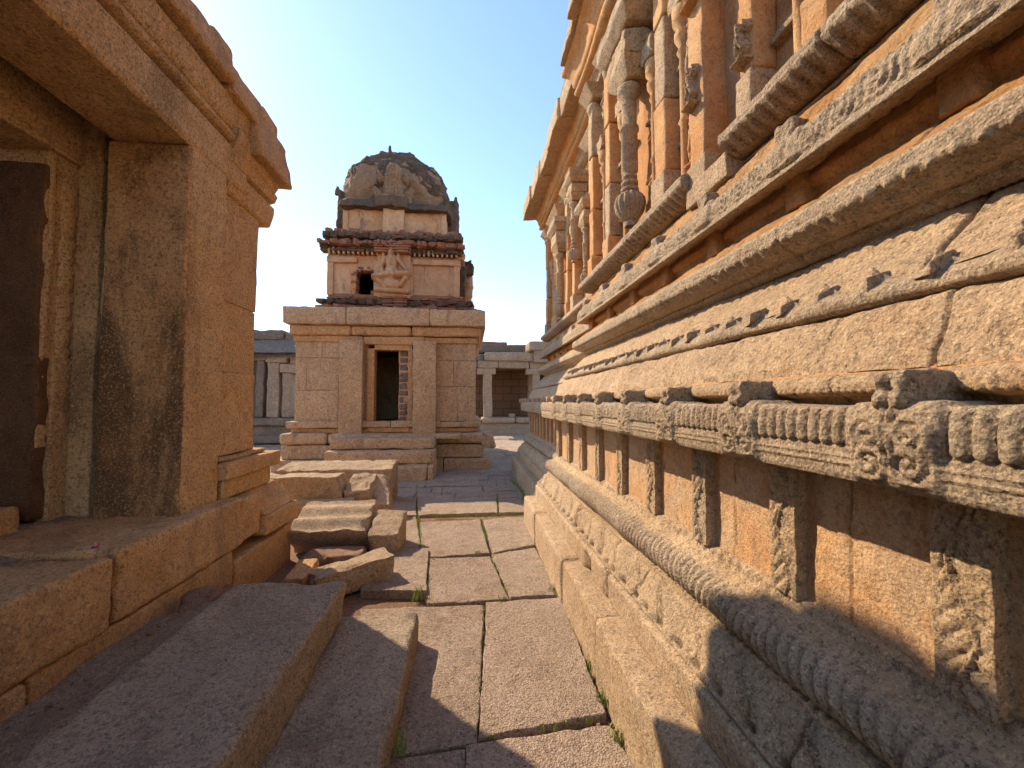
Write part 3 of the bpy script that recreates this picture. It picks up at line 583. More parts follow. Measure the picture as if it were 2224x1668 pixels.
# pot-based aedicule columns
def pot_column(cx, cy, zp, s=1., top=5.05):
    V, F = lathe(cx, cy, [(.03*s,zp-.155*s),(.075*s,zp-.13*s),(.115*s,zp-.07*s),(.13*s,zp),(.118*s,zp+.055*s),(.085*s,zp+.09*s),(.05*s,zp+.10*s)], 72, 14, .16); pt = mk('ribbed_pot', rough_up(V, .005, 30), F, M_CARV, T)
    V, F = lathe(cx, cy, [(.05*s,zp-.2*s),(.06*s,zp-.16*s),(.03*s,zp-.14*s)], 20); mk('pot_foot', V, F, M_CARV, pt)
    z = zp+.09*s; pr = [(.05*s,z)]
    for i in range(3): pr += [(.05*s,z+.01),(.078*s-.006*i,z+.02),(.078*s-.006*i,z+.045),(.05*s,z+.055)]; z += .06
    pr += [(.072*s,z+.02),(.072*s,z+.38*s),(.084*s,z+.39*s),(.084*s,z+.42*s),(.06*s,z+.43*s),(.064*s,z+.6*s),(.07*s,z+.62*s),(.045*s,z+.66*s),(.10*s,z+.72*s),(.10*s,z+.78*s),(.06*s,z+.82*s)]
    V, F = lathe(cx, cy, pr, 40); mk('round_column', rough_up(V, .005, 26), F, M_TAN, T)
    zc = z+.81*s; wd_ = .13*s; wt = .24*s
    C = np.array([[cx-.06*s,cy-wd_,zc],[cx+.2,cy-wd_,zc],[cx+.2,cy+wd_,zc],[cx-.06*s,cy+wd_,zc],[cx-.13*s,cy-wt,zc+.12*s],[cx+.2,cy-wt,zc+.12*s],[cx+.2,cy+wt,zc+.12*s],[cx-.13*s,cy+wt,zc+.12*s]])
    V, F = hexa(C, res=.03, r=.012, rough=.008); mk('carved_abacus', V, F, M_TAN, T)
    V, F = hexa(box8(cx-.12*s, cx+.2, cy-.23*s, cy+.23*s, zc+.125*s, zc+.34*s), res=.02, r=.015, rough=.016, freq=24, seed=3); mk('carved_abacus', V, F, M_TAN, T)
    C = np.array([[cx-.12*s,cy-.28*s,zc+.35*s],[cx+.2,cy-.28*s,zc+.35*s],[cx+.2,cy+.28*s,zc+.35*s],[cx-.12*s,cy+.28*s,zc+.35*s],[cx-.19*s,cy-.37*s,zc+.44*s],[cx+.2,cy-.37*s,zc+.44*s],[cx+.2,cy+.37*s,zc+.44*s],[cx-.19*s,cy+.37*s,zc+.44*s]])
    V, F = hexa(C, res=.03, r=.012, rough=.008, seed=5); mk('bracket_slab', V, F, M_TAN, T)
    V, F = hexa(box8(cx-.185*s, cx+.2, cy-.365*s, cy+.365*s, zc+.445*s, zc+.56*s), res=.03, r=.014, rough=.010, seed=7); mk('bracket_slab', V, F, M_CARV, T)
pot_column(1.40, 3.46, 3.34); pot_column(1.62, 7.3, 3.27, .95); pot_column(1.60, 6.2, 3.9, .7); pot_column(1.62, 5.62, 3.35, .6)
pot_column(1.42, .55, 3.3, .9)
# cyma under the eave, then the eave stones
def cy_det(Y, s, X, Z): return .012*np.cos(2*np.pi*Y/1.3)
course('architrave', [(1.56,5.28),(1.50,5.30),(1.46,5.32),(1.46,5.42),(1.42,5.44),(1.42,5.50),(1.50,5.52)], M_TAN, None, ds=.03, rough=.006, hi=.03)
course('cyma_cornice', [(1.50,5.46),(1.36,5.47),(1.32,5.49),(1.31,5.53),(1.35,5.55),(1.35,5.57),(1.30,5.60),(1.29,5.68),(1.25,5.77),(1.19,5.82),(1.17,5.86),(1.5,5.88)], M_OCH, cy_det, ds=.025, rough=.006, hi=.03, sm=1, joints=[(2.2,.006,.02),(3.9,.006,.02),(6,.006,.02),(7.4,.006,.02)])
ev = [(-2.6,-.9,1.09,.13),(-.88,.5,1.06,.17),(.52,1.7,1.085,.14),(1.72,2.75,1.06,.17),(2.77,3.42,1.08,.15),(3.44,4.35,1.055,.18),(4.37,5.0,1.12,.2)]
for k, (a, b, x, th) in enumerate(ev):
    C = box8(x, 1.62, a, b, 5.88, 5.88+th); C[[0,3],2] = 5.845; C[[4,7],0] += .03
    V, F = hexa(C, res=.04, r=.02, rough=.016, seed=k, big=.02, chip=.02); mk('eave_stone', V, F, M_TAN, T)
for k, (a, b, x, th) in enumerate([(5.0,5.75,1.29,.2),(5.77,6.6,1.25,.24),(6.62,7.35,1.27,.2),(7.37,8.2,1.24,.26),(8.22,9.25,1.20,.22)]):
    C = box8(x, 1.9, a, b, 5.82, 5.82+th); C[[0,3],2] = 5.74
    V, F = hexa(C, res=.05, r=.02, rough=.016, seed=k+9, big=.02, chip=.02); mk('eave_stone', V, F, M_TAN, T)
er = random.Random(3); y = -2
while y < 9:
    w = er.uniform(.35, .9); dx = .26 if y > 4.95 else 0; z = 5.98
    if er.random() < .75:
        x = 1.09+dx+er.uniform(-.04, .08); V, F = hexa(box8(x, x+.4, y, y+w, z, z+er.uniform(.18, .3)), res=.05, r=.03, rough=.02, seed=int(y*10), chip=.03); mk('coping_stone', V, F, M_GREY, T)
    y += w+.02
# sub-ledge junk stone at the broken corner
# ================================================================== LEFT SHRINE
Lb = thing('doorway_shrine', 'amber stone shrine on the left with dark doorway, thick corner pier and overhanging roof slabs', 'shrine', (-2.4, 2, 0))
def LB(name, x0, x1, y0, y1, z0, z1, mat=M_LEFT, C=None, **k):
    kw = dict(res=.04, r=.02, rough=.008, big=.012); kw.update(k)
    V, F = hexa(box8(x0, x1, y0, y1, z0, z1) if C is None else C, **kw); return mk(name, V, F, mat, Lb)
# platform blocks
for k, (a, b, x, zt) in enumerate([(-2.6,.2,-1.85,.80),(.22,2.405,-1.84,.79),(2.43,3.68,-1.85,.815),(3.70,4.02,-1.88,.79)]):
    LB('platform_block', -3.0, x, a, b, .425 if k else .43, zt, M_LBASE, r=.03, rough=.014, seed=k, chip=.03, res=.025)
for k, (a, b, x, zt) in enumerate([(-2.6,.9,-1.86,.415),(.92,2.0,-1.85,.42),(2.02,3.55,-1.86,.42),(3.58,4.62,-1.86,.33)]):
    LB('footing_block', -3.0, x, a, b, -.1, zt, M_LBASE, r=.02, rough=.01, seed=k+10, res=.035)
C = box8(-3.0,-1.86,4.04,4.68,.40,.58); V, F = hexa(box8(-3.0,-1.83,4.03,4.70,.38,.56), res=.04, r=.02, rough=.009, seed=21)
mk('base_moulding', V, F, M_LBASE, Lb)
C = box8(-3.0,-1.84,4.035,4.69,.565,.80); C[[5,6],0] -= .17; C[[6,7],1] -= .12
LB('base_moulding', 0,0,0,0,0,0, M_LBASE, C=C, seed=22)
LB('base_moulding', -3.0, -1.98, 3.60, 4.42, .80, .965, M_LEFT, seed=23)
LB('base_moulding', -3.0, -1.925, 3.56, 4.50, .97, 1.11, M_LBASE, seed=24, r=.018)
LB('base_moulding', -3.0, -2.0, 3.58, 4.36, 1.11, 1.15, M_LEFT, seed=25)
# corner pier
LB('corner_pier', -2.55, -1.99, 3.13, 3.56, .79, 3.45, M_LEFT, C=box8(-2.55,-1.99,3.13,3.56,.79,3.45), rough=.007, seed=30, r=.012)
LB('pier_face', -2.535, -1.998, 3.108, 3.16, .80, 3.44, M_PIER, rough=.006, seed=31, r=.012)
# wall beyond pier, in courses
for k, (za, zb, xx) in enumerate([(1.15,1.85,-2.045),(1.853,2.45,-2.055),(2.453,3.36,-2.05)]):
    LB('wall_course', -3.2, xx, 3.555, 4.19, za, zb, M_LEFT, seed=40+k, r=.007, rough=.006)
LB('rear_wall', -6.5, -2.35, 3.6, 4.2, .4, 3.9, M_LEFT, seed=48, res=.3)
# lintel beam over pier with moulded face
def beam(name, prof, y0, y1, mat, seed):
    prof = resamp(prof, .012); ys = np.arange(y0, y1+.001, .02); A, B = np.meshgrid(ys, np.arange(len(prof)), indexing='ij')
    P = np.stack([prof[B,0], A, prof[B,1]], -1); P = P + .007*np.stack([fbm(P, 14, 4, seed), fbm(P, 12, 3, seed+5), fbm(P, 14, 4, seed+9)], -1)
    Bg = Bag(); Bg.add(P, grid(len(ys), len(prof))[:, ::-1])
    # end caps
    for yi, fl in ((0, 1), (-1, -1)):
        e = P[yi]; m = e.copy(); m[:,0] = -2.9; q = np.stack([e, m], 0); g = grid(2, len(prof)); Bg.add(q, g if fl > 0 else g[:, ::-1])
    return Bg.mk(name, mat, Lb)
BP = [(-2.52,3.47),(-2.50,3.445),(-2.1,3.44),(-2.0,3.44),(-1.985,3.47),(-1.99,3.74),(-2.035,3.755),(-2.04,3.775),(-1.985,3.785),(-1.962,3.80),(-1.958,3.83),(-1.975,3.85),(-2.015,3.865),(-1.985,3.885),(-1.965,3.92),(-1.955,4.02),(-1.95,4.09),(-2.1,4.12),(-2.9,4.12)]
beam('lintel_beam', BP, -2.6, 3.84, M_LEFT, 3)
BP2 = [(-2.6,3.36),(-2.04,3.36),(-2.02,3.38),(-1.99,3.48),(-1.985,3.56),(-2.03,3.58),(-2.03,3.60),(-1.98,3.615),(-1.955,3.68),(-1.98,3.72),(-1.955,3.76),(-1.94,3.86),(-1.935,3.90),(-2.1,3.92),(-2.9,3.92)]
beam('wall_cornice', BP2, 3.60, 4.36, M_LEFT, 13)
# roof slabs
for k, (a, b, x, z0, z1) in enumerate([(-2.6,.9,-1.86,4.11,4.40),(.92,3.42,-1.87,4.11,4.37),(3.44,3.94,-1.89,4.06,4.36)]):
    C = box8(-4.6, x, a, b, z0, z1); C[[5,6],0] -= .04; C[[1,2],2] += .03
    LB('roof_slab', 0,0,0,0,0,0, M_LBASE, C=C, rough=.016, big=.02, r=.03, seed=60+k, chip=.02, res=.05)
C = box8(-4.6,-1.87,3.80,4.44,3.92,4.25); C[[1,2],2] = 3.80; C[[1,2],0] += .03; C[[5,6],0] -= .06
LB('roof_slab', 0,0,0,0,0,0, M_LBASE, C=C, rough=.014, big=.02, r=.03, seed=70, chip=.02)
LB('roof_slab', -3.4, -1.93, 3.98, 4.32, 4.20, 4.40, M_LBASE, rough=.016, big=.02, r=.05, seed=71)
LB('roof_slab', -3.4, -1.93, 3.22, 3.50, 4.34, 4.46, M_LBASE, rough=.016, big=.02, r=.05, seed=72)
LB('roof_slab', -3.2, -1.95, 1.2, 2.3, 4.34, 4.44, M_LBASE, rough=.016, big=.02, r=.05, seed=73)
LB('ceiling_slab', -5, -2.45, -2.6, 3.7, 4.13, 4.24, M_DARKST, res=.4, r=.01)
# inner doorway
LB('door_lintel', -3.1, -2.76, -2.6, 3.36, 3.28, 3.66, M_LEFT, seed=80, r=.02, rough=.008)
LB('lintel_band', -2.9, -2.735, -2.6, 3.34, 3.40, 3.44, M_LEFT, seed=81, r=.008)
jmb = LB('door_jamb', -3.4, -2.79, 2.99, 3.34, 1.3, 3.285, M_LEFT, seed=82, r=.008)
LB('door_jamb', -3.4, -2.77, 3.06, 3.34, .78, 1.9, M_LEFT, seed=85, r=.01)
LB('jamb_foot', -3.4, -2.765, 3.12, 3.38, .78, 1.02, M_LEFT, seed=86, r=.015)
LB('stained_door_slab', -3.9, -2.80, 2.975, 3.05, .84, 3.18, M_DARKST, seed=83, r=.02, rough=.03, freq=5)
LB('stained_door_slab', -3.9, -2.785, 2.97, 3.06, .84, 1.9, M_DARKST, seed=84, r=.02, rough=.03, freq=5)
sb = []
for i in range(9):
    zc = 1.45+.19*i; sb += [(0,zc,0,zc+.06,.05,.05,.9),(-.0,zc+.11,.03,zc+.11,.045,.035,.6)]
V, F = relief((-2.785, 3.13, 0), (0,1,0), (0,0,1), (1,0,0), sb, 1., amp=.018, nu=30, nv=420, ext=(-.08,.08,1.38,3.25), noise=.004); mk('jamb_scroll', V, F[:, ::-1], M_LEFT, jmb)
for (a, b) in ((3.0,3.03),(3.20,3.225)): LB('jamb_fillet', -2.9, -2.775, a, b, 1.9, 3.27, M_LEFT, seed=88, r=.006, res=.05, rough=.004)
LB('inner_wall', -2.78, -2.63, 3.19, 3.6, .79, 3.9, M_LEFT, seed=89, r=.01, res=.06)
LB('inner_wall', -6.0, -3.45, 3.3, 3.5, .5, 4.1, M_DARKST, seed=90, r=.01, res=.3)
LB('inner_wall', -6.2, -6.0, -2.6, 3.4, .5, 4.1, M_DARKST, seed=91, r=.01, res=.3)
LB('inner_wall', -6.2, -2.3, -2.9, -2.62, 0, 4.1, M_LEFT, seed=92, r=.01, res=.3)
LB('threshold_stone', -3.5, -2.72, 1.2, 2.86, .74, .97, M_LBASE, seed=93, r=.03, rough=.012)
LB('floor_slab', -6.0, -2.9, -2.6, 3.6, .5, .80, M_LBASE, seed=94, res=.2)
# dark wedge crack between jamb wall and pier is the gap left open
nx, ny = 40, 200
gx, gy = np.meshgrid(np.linspace(-3.0, -2.15, nx), np.linspace(-2.5, 3.3, ny), indexing='ij')
Pq = np.stack([gx, gy, gx*0], -1); gz = .775 + .05*np.clip((-2.25-gx)/.5, 0, 1) + fbm(Pq, 2.5, 3, 4)*.022 + fbm(Pq, 30, 3, 8)*.008
dr = mk('sand_drift', np.stack([gx, gy, gz], -1), grid(nx, ny), M_SAND); dr['kind'] = 'stuff'
# tiny litter and pebbles
wr = thing('crumpled_wrapper', 'tiny crumpled blue and orange wrapper lying on the sandy ledge by the doorway', 'litter', tuple(W(207,1190,Z=.80)))
p = W(207,1190,Z=.81)
V, F = hexa(rot8(box8(p[0]-.014,p[0]+.014,p[1]-.012,p[1]+.012,p[2]-.012,p[2]+.010), 30), res=.006, r=.003, rough=.006, freq=80); mk('foil', V, F, M_BLUE, wr)
V, F = hexa(rot8(box8(p[0]-.006,p[0]+.005,p[1]-.006,p[1]+.006,p[2]+.008,p[2]+.030), 20), res=.006, r=.002, rough=.004, freq=80); mk('orange_tip', V, F, M_ORF, wr)

# ================================================================== STEP SLABS AND FALLEN STONES
def stone_thing(name, C, mat, label, cat, seed, group=None, **k):
    kw = dict(res=.022, r=.008, rough=.013, big=.012, chip=.035, freq=12); kw.update(k)
    C = np.asarray(C, float); base = [float(C[:,0].mean()), float(C[:,1].mean()), float(C[:,2].min())]
    V, F = hexa(C, seed=seed, **kw); V = V - np.array(base)
    o = mk(name, V, F, mat); o.location = base; return tag(o, label, cat, group)
C = box8(-1.50,-.81,-1.2,2.90,.165,.42); C[[3,7],0] -= .0
stone_thing('step_slab', C, M_STEP, 'thick long stone step slab in shade, upper of the two before the left doorway', 'stone slab', 1, 'steps below the doorway', r=.03, res=.02, rough=.014, big=.022, chip=.035)
C = box8(-1.45,-.345,.05,2.95,-.02,.17); C[[1,5],0] += .03; C[[1,5],1] -= .0
stone_thing('step_slab', C, M_STEP, 'lower long stone step slab with a sunlit far corner beside the paved path', 'stone slab', 2, 'steps below the doorway', r=.035, res=.022, rough=.012, big=.02, chip=.012)
C = box8(-1.3,-.42,-1.6,.02,-.02,.14)
stone_thing('step_slab', C, M_STEP, 'short step slab nearest the camera, mostly outside the bottom edge', 'stone slab', 3, 'steps below the doorway')
G = 'fallen blocks beside the path'
def px8(pl, pr, zt, zb, yb, yf, zt2=None, **k):
    """block from pixel columns at its front face: yf front depth, yb back depth"""
    x0 = W(pl, 1000, Y=yf)[0]; x1 = W(pr, 1000, Y=yf)[0]; C = box8(x0, x1, yf, yb, zb, zt)
    if zt2 is not None: C[[6,7],2] = zt2
    return C
C = px8(600, 853, .60, -.02, 7.25, 6.75, .62); C[[5],0] -= .0; C[[1],0] -= .10; C[[4,5],2] -= .06
stone_thing('fallen_block', C, M_FALL, 'long fallen beam stone lying rearmost in the pile before the far shrine steps', 'fallen stone', 11, G, rough=.02, chip=.03)
C = px8(560, 756, .60, -.02, 6.15, 5.80, .60); C[[5,6],0] -= .14
stone_thing('fallen_block', C, M_FALL, 'upright block with orange and dark patches and a slanted right end beside the pile', 'fallen stone', 12, G, rough=.014)
C = px8(640, 762, .33, -.02, 5.80, 5.55); 
stone_thing('fallen_block', C, M_FALL, 'low narrow ledge stone with sunlit top in front of the patched block', 'fallen stone', 13, G, r=.02)
C = px8(748, 806, .40, -.02, 6.30, 5.85, .56); C[[5],0] -= .02
stone_thing('fallen_block', C, M_FALL, 'left half of a split rough boulder in the middle of the pile', 'fallen stone', 14, G, rough=.03, r=.015)
C = px8(808, 842, .22, -.02, 6.35, 5.85, .54); C[[5,1],0] += .03; C[[6,7],0] -= .10
stone_thing('fallen_block', C, M_FALL, 'right half of a split rough boulder, sloping down to the path', 'fallen stone', 15, G, rough=.03, r=.015)
# ridged carved block
C = px8(622, 801, .26, -.02, 5.15, 4.52, .44); C[[0,1],2] += .0; C[[0,1],1] += .22; C[[5],0] -= .03; C[[6],0] -= .05
V, F = hexa(C, res=.018, r=.010, rough=.012, big=.012, seed=16, chip=.02)
t_ = (V[:,1]-4.52)/.63; top = np.clip((V[:,2]-(.20+.2*t_))/.05, 0, 1)
V[:,2] += top*(.022*np.cos(t_*2*np.pi*2.6+1)+.0)
bs = np.array([float(C[:,0].mean()), 4.8, 0.]); ob = mk('carved_block', V-bs, F, M_FALL); ob.location = bs
tag(ob, 'large ridged carved block tipped towards the camera, its underside dark', 'fallen stone', G)
C = px8(801, 870, .21, -.02, 5.0, 4.52, .36); C[[1,5],0] -= .02; C[[6],2] -= .02
stone_thing('fallen_block', C, M_FALL, 'squat block butted against the right end of the ridged carved block', 'fallen stone', 17, G, r=.012, rough=.016)
C = rot8(box8(-1.36,-.70,3.70,3.95,-.02,.22), 32); C[[4,7],2] -= .05; C[[0,3],2] -= .0; C[[5],0] += .02; C[[6],1] += .03
stone_thing('fallen_block', C, M_FALL, 'wedge-shaped loose stone just behind the top step, casting shadow on the path', 'fallen stone', 18, G)
C = px8(612, 668, .16, -.02, 3.95, 3.62, .2); C[[4,7],0] += .03
stone_thing('fallen_block', C, M_LBASE, 'small angular stone in the corner between footing and top step', 'fallen stone', 19, G, r=.015)
C = px8(655, 790, .10, -.02, 4.5, 4.25, .12)
stone_thing('fallen_block', C, M_RUBBLE, 'flat dark stone wedged under the tipped carved block', 'fallen stone', 20, G, r=.03)
C = box8(-1.80,-1.57,2.50,2.98,.15,.39); C = rot8(C, 10); C[[4,5],2] -= .05; C[[0,4],0] += .08
stone_thing('broken_stone', C, M_RUBBLE, 'jagged reddish brown stone fragment beside the top step', 'fallen stone', 21, rough=.03, r=.04)
stone_thing('broken_stone', box8(-1.80,-1.66,3.16,3.36,.0,.24), M_RUBBLE, 'small jagged lump behind the reddish fragment', 'fallen stone', 22, rough=.03, r=.04)
pr_ = random.Random(5); pb = Bag()
for i in range(330):
    if i >= 150:
        q_ = Z2(*[(1000,250),(1060,450),(1185,700),(1270,900),(1350,1110),(1440,1340),(1520,1480)][i % 7]); x = q_[0]+pr_.gauss(0, .05); y = q_[1]+pr_.gauss(0, .12); z = -.03
    elif i < 90: x = pr_.uniform(-1.85, -1.45); y = pr_.uniform(.2, 2.9); z = .295+(x+1.95)/.55*.125
    else: x = pr_.uniform(-2.9, -2.2); y = pr_.uniform(.8, 3.0); z = .80
    s_ = pr_.choice([.004,.006,.008,.013]); pb.add(*hexa(box8(x-s_, x+s_, y-s_*.8, y+s_*.8, z-s_*.3, z+s_), res=.02, r=s_*.5, rough=s_*.5, seed=i, freq=60, minn=2))
pe = pb.mk('gravel', M_RUBBLE); pe['kind'] = 'stuff'

# ================================================================== CENTRE SHRINE
S = thing('tower_shrine', 'small granite shrine with dark central doorway and weathered brick and stucco tower', 'shrine', (-2.1, 11, 0))
def X_(px, Y, py=860): return float(W(px, py, Y=Y)[0])
def Z_(py, Y, px=840): return float(W(px, py, Y=Y)[2])
SXC = (X_(640,10.35)+X_(1033,10.35))/2; DEP = 4.3; SYC = 10.35+DEP/2
def SB(name, pl, pr, pt, pb_, Y, dep, mat, par=None, **k):
    kw = dict(res=.09, r=.02, rough=.012, big=.014, freq=6); kw.update(k)
    V, F = hexa(box8(X_(pl, Y), X_(pr, Y), Y, Y+dep, Z_(pb_, Y), Z_(pt, Y)), **kw); return mk(name, V, F, mat, par or S)
def ring(name, hx, z0, z1, mat, off=0, n=4, fc=1., **k):
    """square course round the shrine, front at SYC-hx*fc, as rows of blocks"""
    kw = dict(res=.08, r=.025, rough=.014, big=.016, freq=6); kw.update(k); rr = random.Random(off)
    B = Bag(); xs = np.linspace(SXC-hx, SXC+hx, n+1); xs[1:-1] += [rr.uniform(-.25, .25) for _ in range(n-1)]
    for i in range(n): B.add(*hexa(box8(xs[i]+.005, xs[i+1]-.005, SYC-hx*fc, SYC-hx*fc+.6, z0, z1+rr.uniform(-.012, .012)), seed=off+i, **kw))
    for sx in (-1, 1):
        a, b = sorted((SXC+sx*hx, SXC+sx*(hx-.6))); ys = np.linspace(SYC-hx*fc+.605, SYC+hx, n+1)
        for i in range(n): B.add(*hexa(box8(a, b, ys[i]+.005, ys[i+1]-.005, z0, z1), seed=off+20+i, **kw))
    B.add(*hexa(box8(SXC-hx+.61, SXC+hx-.61, SYC+hx-.6, SYC+hx, z0, z1), seed=off+50, **kw))
    return B.mk(name, mat, S)
HB = (X_(1033,10.35)-X_(640,10.35))/2
ring('base_course', HB+.36, -.05, .26, M_PAV, 1, 5); ring('base_course', HB+.20, .265, .57, M_PAV, 2, 5)
ring('base_moulding', HB+.24, .60, .86, M_PAV, 3, 4, r=.08); ring('base_recess', HB+.05, .86, .98, M_PAVO, 4, 3); ring('base_recess', HB+.0, .55, .62, M_INN, 4, 3)
ring('base_moulding', HB+.14, .985, 1.13, M_PAV, 5, 4, r=.03)
ring('cornice', HB+.05, 3.05, 3.20, M_PAVO, 6, 3); ring('cornice', HB+.13, 3.205, 3.44, M_PAVO, 7, 3, r=.06)
ring('roof_slab', HB+.24, 3.45, 3.86, M_PAV, 8, 3, r=.04, rough=.02)
# walls left and right of porch, coursed blocks
rr = random.Random(2)
for (pl, pr) in ((640,735),(944,1033)):
    B = Bag()
    zs = [1.12, 1.88, 2.66, 3.06] if pl < 700 else [1.12, 1.98, 2.62, 3.06]
    for i in range(3):
        xs = [X_(pl,10.35), X_(pl,10.35)*.5+X_(pr,10.35)*.5+rr.uniform(-.3,.3), X_(pr,10.35)]
        for j in range(2): B.add(*hexa(box8(xs[j]+.003, xs[j+1]-.003, 10.35+rr.uniform(-.012,.012), 11.2, zs[i]+.003, zs[i+1]-.003), res=.08, r=.008, rough=.006, seed=i*2+j, freq=5))
    B.mk('front_wall', M_PAV, S)
B = Bag()
for sx in (-1, 1):
    a, b = sorted((SXC+sx*HB, SXC+sx*(HB-.5))); zs = [1.12,1.8,2.4,3.06]
    for i in range(3):
        for j in range(4): B.add(*hexa(box8(a, b, 11.205+j*.86, 11.205+(j+1)*.86-.004, zs[i]+.003, zs[i+1]-.003), res=.12, r=.008, rough=.006, seed=i*7+j))
B.add(*hexa(box8(SXC-HB+.5, SXC+HB-.5, 14.2, 14.65, .5, 3.1), res=.3)); B.mk('side_wall', M_PAV, S)
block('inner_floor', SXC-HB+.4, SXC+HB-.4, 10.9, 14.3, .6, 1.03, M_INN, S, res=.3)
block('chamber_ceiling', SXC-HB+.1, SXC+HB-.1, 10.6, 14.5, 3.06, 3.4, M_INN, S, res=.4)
# porch pillars, frame, door
SB('porch_pillar', 735, 786, 740, 944, 10.12, .5, M_PAV, rough=.008, r=.012, seed=1, res=.06); SB('porch_pillar', 896, 946, 740, 944, 10.12, .5, M_PAV, rough=.008, r=.012, seed=2, res=.06)
df = thing('x', '', ''); bpy.data.objects.remove(df)
fr = SB('door_frame', 797, 812, 757, 925, 10.36, .3, M_PAVO, rough=.004, r=.006, res=.06)
for a in ((787,798,745,925,10.45,.2),(812,894,740,760,10.36,.3),(787,897,738,748,10.30,.4),(886,896,757,925,10.36,.3)): SB('door_frame', *a, M_PAVO, rough=.004, r=.006, res=.06)
SB('mortar_infill', 866, 887, 759, 922, 10.53, .3, M_STUC, rough=.02, r=.01, res=.04)
B = Bag(); r = random.Random(6); py_ = 760
while py_ < 918:
    h = r.uniform(9, 17); a = 866+r.uniform(0, 2); b_ = a+(r.uniform(8, 11) if r.random() < .3 else r.uniform(16, 19))
    z0_, z1_ = Z_(py_+h-2, 10.5), Z_(py_, 10.5); B.add(*hexa(rot8(box8(X_(a, 10.5), X_(b_, 10.5), 10.50, 10.7, z0_, z1_), r.uniform(-6, 6), axis='y'), res=.03, r=.035, rough=.02, seed=int(py_))); py_ += h+r.uniform(0, 2)
B.mk('rubble_infill', M_GREY, S)
SB('door_sill', 800, 890, 921, 938, 10.28, .4, M_PAVO, rough=.012, r=.02); 
SB('porch_floor', 735, 1000, 944, 955, 9.75, .9, M_PAV, seed=4); 
# steps
B = [(9.28,.9,.57,.80,717,944),(8.98,1.0,.30,.56,705,940),(8.68,1.1,-.03,.29,760,928)]
for k, (Y, d, z0, z1, pl, pr) in enumerate(B):
    V, F = hexa(box8(X_(pl,Y), X_(pr,Y), Y, Y+d, z0, z1), res=.06, r=.04, rough=.02, seed=k+5, freq=6, chip=.02); mk('step', V, F, M_PAV, S)
V, F = hexa(box8(X_(930,8.68), X_(943,8.68), 8.68, 9.7, -.03, .29), res=.06, r=.03, rough=.014, seed=12); mk('step_block', V, F, M_PAV, S)
V, F = hexa(box8(X_(925,9.0), X_(944,9.0), 9.0, 9.8, .29, .56), res=.06, r=.03, rough=.014, seed=13); mk('step_block', V, F, M_PAV, S)
# carved water spout on the right side
C = np.array([[X_(1046,10.2),10.0,.50],[X_(1080,10.2),10.05,.44],[X_(1080,10.2),10.3,.44],[X_(1046,10.2),10.35,.50],[X_(1046,10.2),10.0,.90],[X_(1068,10.2),10.05,.86],[X_(1068,10.2),10.3,.86],[X_(1046,10.2),10.35,.90]])
V, F = hexa(C, res=.02, r=.07, rough=.05, seed=4, freq=9); mk('water_spout', V, F, M_PAV, S)
# ---- tower
def tier(name, px0, px1, z0, z1, Yf, mat, seed=0, yb=None, **k):
    x0, x1 = X_(px0, Yf), X_(px1, Yf); w = x1-x0; kw = dict(res=.06, r=.03, rough=.04, big=.03, freq=5, seed=seed); kw.update(k)
    V, F = hexa(box8(x0, x1, Yf, Yf+(w if yb is None else yb), z0, z1), **kw); return mk(name, V, F, mat, S)
def brick_rows(name, px0, px1, z0, z1, Yf, seed, jit=.05, par=None, mat=None):
    B = Bag(); r = random.Random(seed); x0, x1 = X_(px0, Yf), X_(px1, Yf); z = z0; w = x1-x0
    while z < z1-.02:
        h = r.uniform(.05, .075); ins = r.uniform(0, jit)
        for side in range(2):
            u = 0; Lr = w if side == 0 else min(w, 3.2)
            while u < Lr:
                l = r.uniform(.16, .34); o = ins+r.uniform(0, jit*.8)
                if r.random() > .05:
                    if side == 0: C = box8(x0+u, min(x0+u+l, x1), Yf+o, Yf+o+.25, z, z+h-.01)
                    else: C = box8(x1-.25-o, x1-o, Yf+u, Yf+u+l, z, z+h-.01)
                    B.add(*hexa(C, res=.2, r=.012, rough=.008, big=.01, minn=2, seed=r.randint(0, 99)))
                u += l+.008
        z += h
    return B.mk(name, mat or M_BRK, par or S)
Z1a, Z1b = 3.86, 4.30
tier('brick_core', 690, 1026, 3.85, 4.12, 10.66, M_BRK, 1, rough=.06); brick_rows('brick_footing', 692, 1022, 3.86, 4.08, 10.6, 1, .1); brick_rows('brick_footing', 703, 1010, 4.08, 4.36, 10.72, 2, .07)
YF1 = 10.85
z640, z556, z520 = Z_(642,YF1), Z_(556,YF1), Z_(518,YF1)
tier('brick_core', 706, 1000, 4.1, z640+.02, YF1-.03, M_BRK, 3)
# storey 1 front wall built round a broken opening
xl, xr = X_(705,YF1), X_(995,YF1); hx0, hx1 = X_(769,YF1), X_(809,YF1); hz0, hz1 = Z_(642,YF1), Z_(588,YF1)
B = Bag(); kk = dict(res=.05, r=.012, rough=.012, big=.012, freq=5)
w1 = xr-xl
B.add(*hexa(box8(xl, hx0, YF1, YF1+.35, z640, z556), **kk)); B.add(*hexa(box8(hx1, xr, YF1, YF1+.35, z640, z556), **kk)); B.add(*hexa(box8(hx0-.02, hx1+.02, YF1+.002, YF1+.35, hz1, z556), **kk))
B.add(*hexa(box8(xr-.35, xr, YF1+.34, YF1+w1, z640, z556), **kk)); B.add(*hexa(box8(xl, xl+.35, YF1+.34, YF1+w1, z640, z556), **kk)); B.add(*hexa(box8(xl+.3, xr-.3, YF1+w1-.3, YF1+w1, z640, z556), **kk))
B.mk('stucco_storey', M_STUC, S)
for (a, b) in ((705,718),(984,996),(808,819),(884,893)): SB('stucco_pilaster', a, b, 566, 643, YF1-.07, .3, M_STUC, res=.05, r=.012, rough=.008)
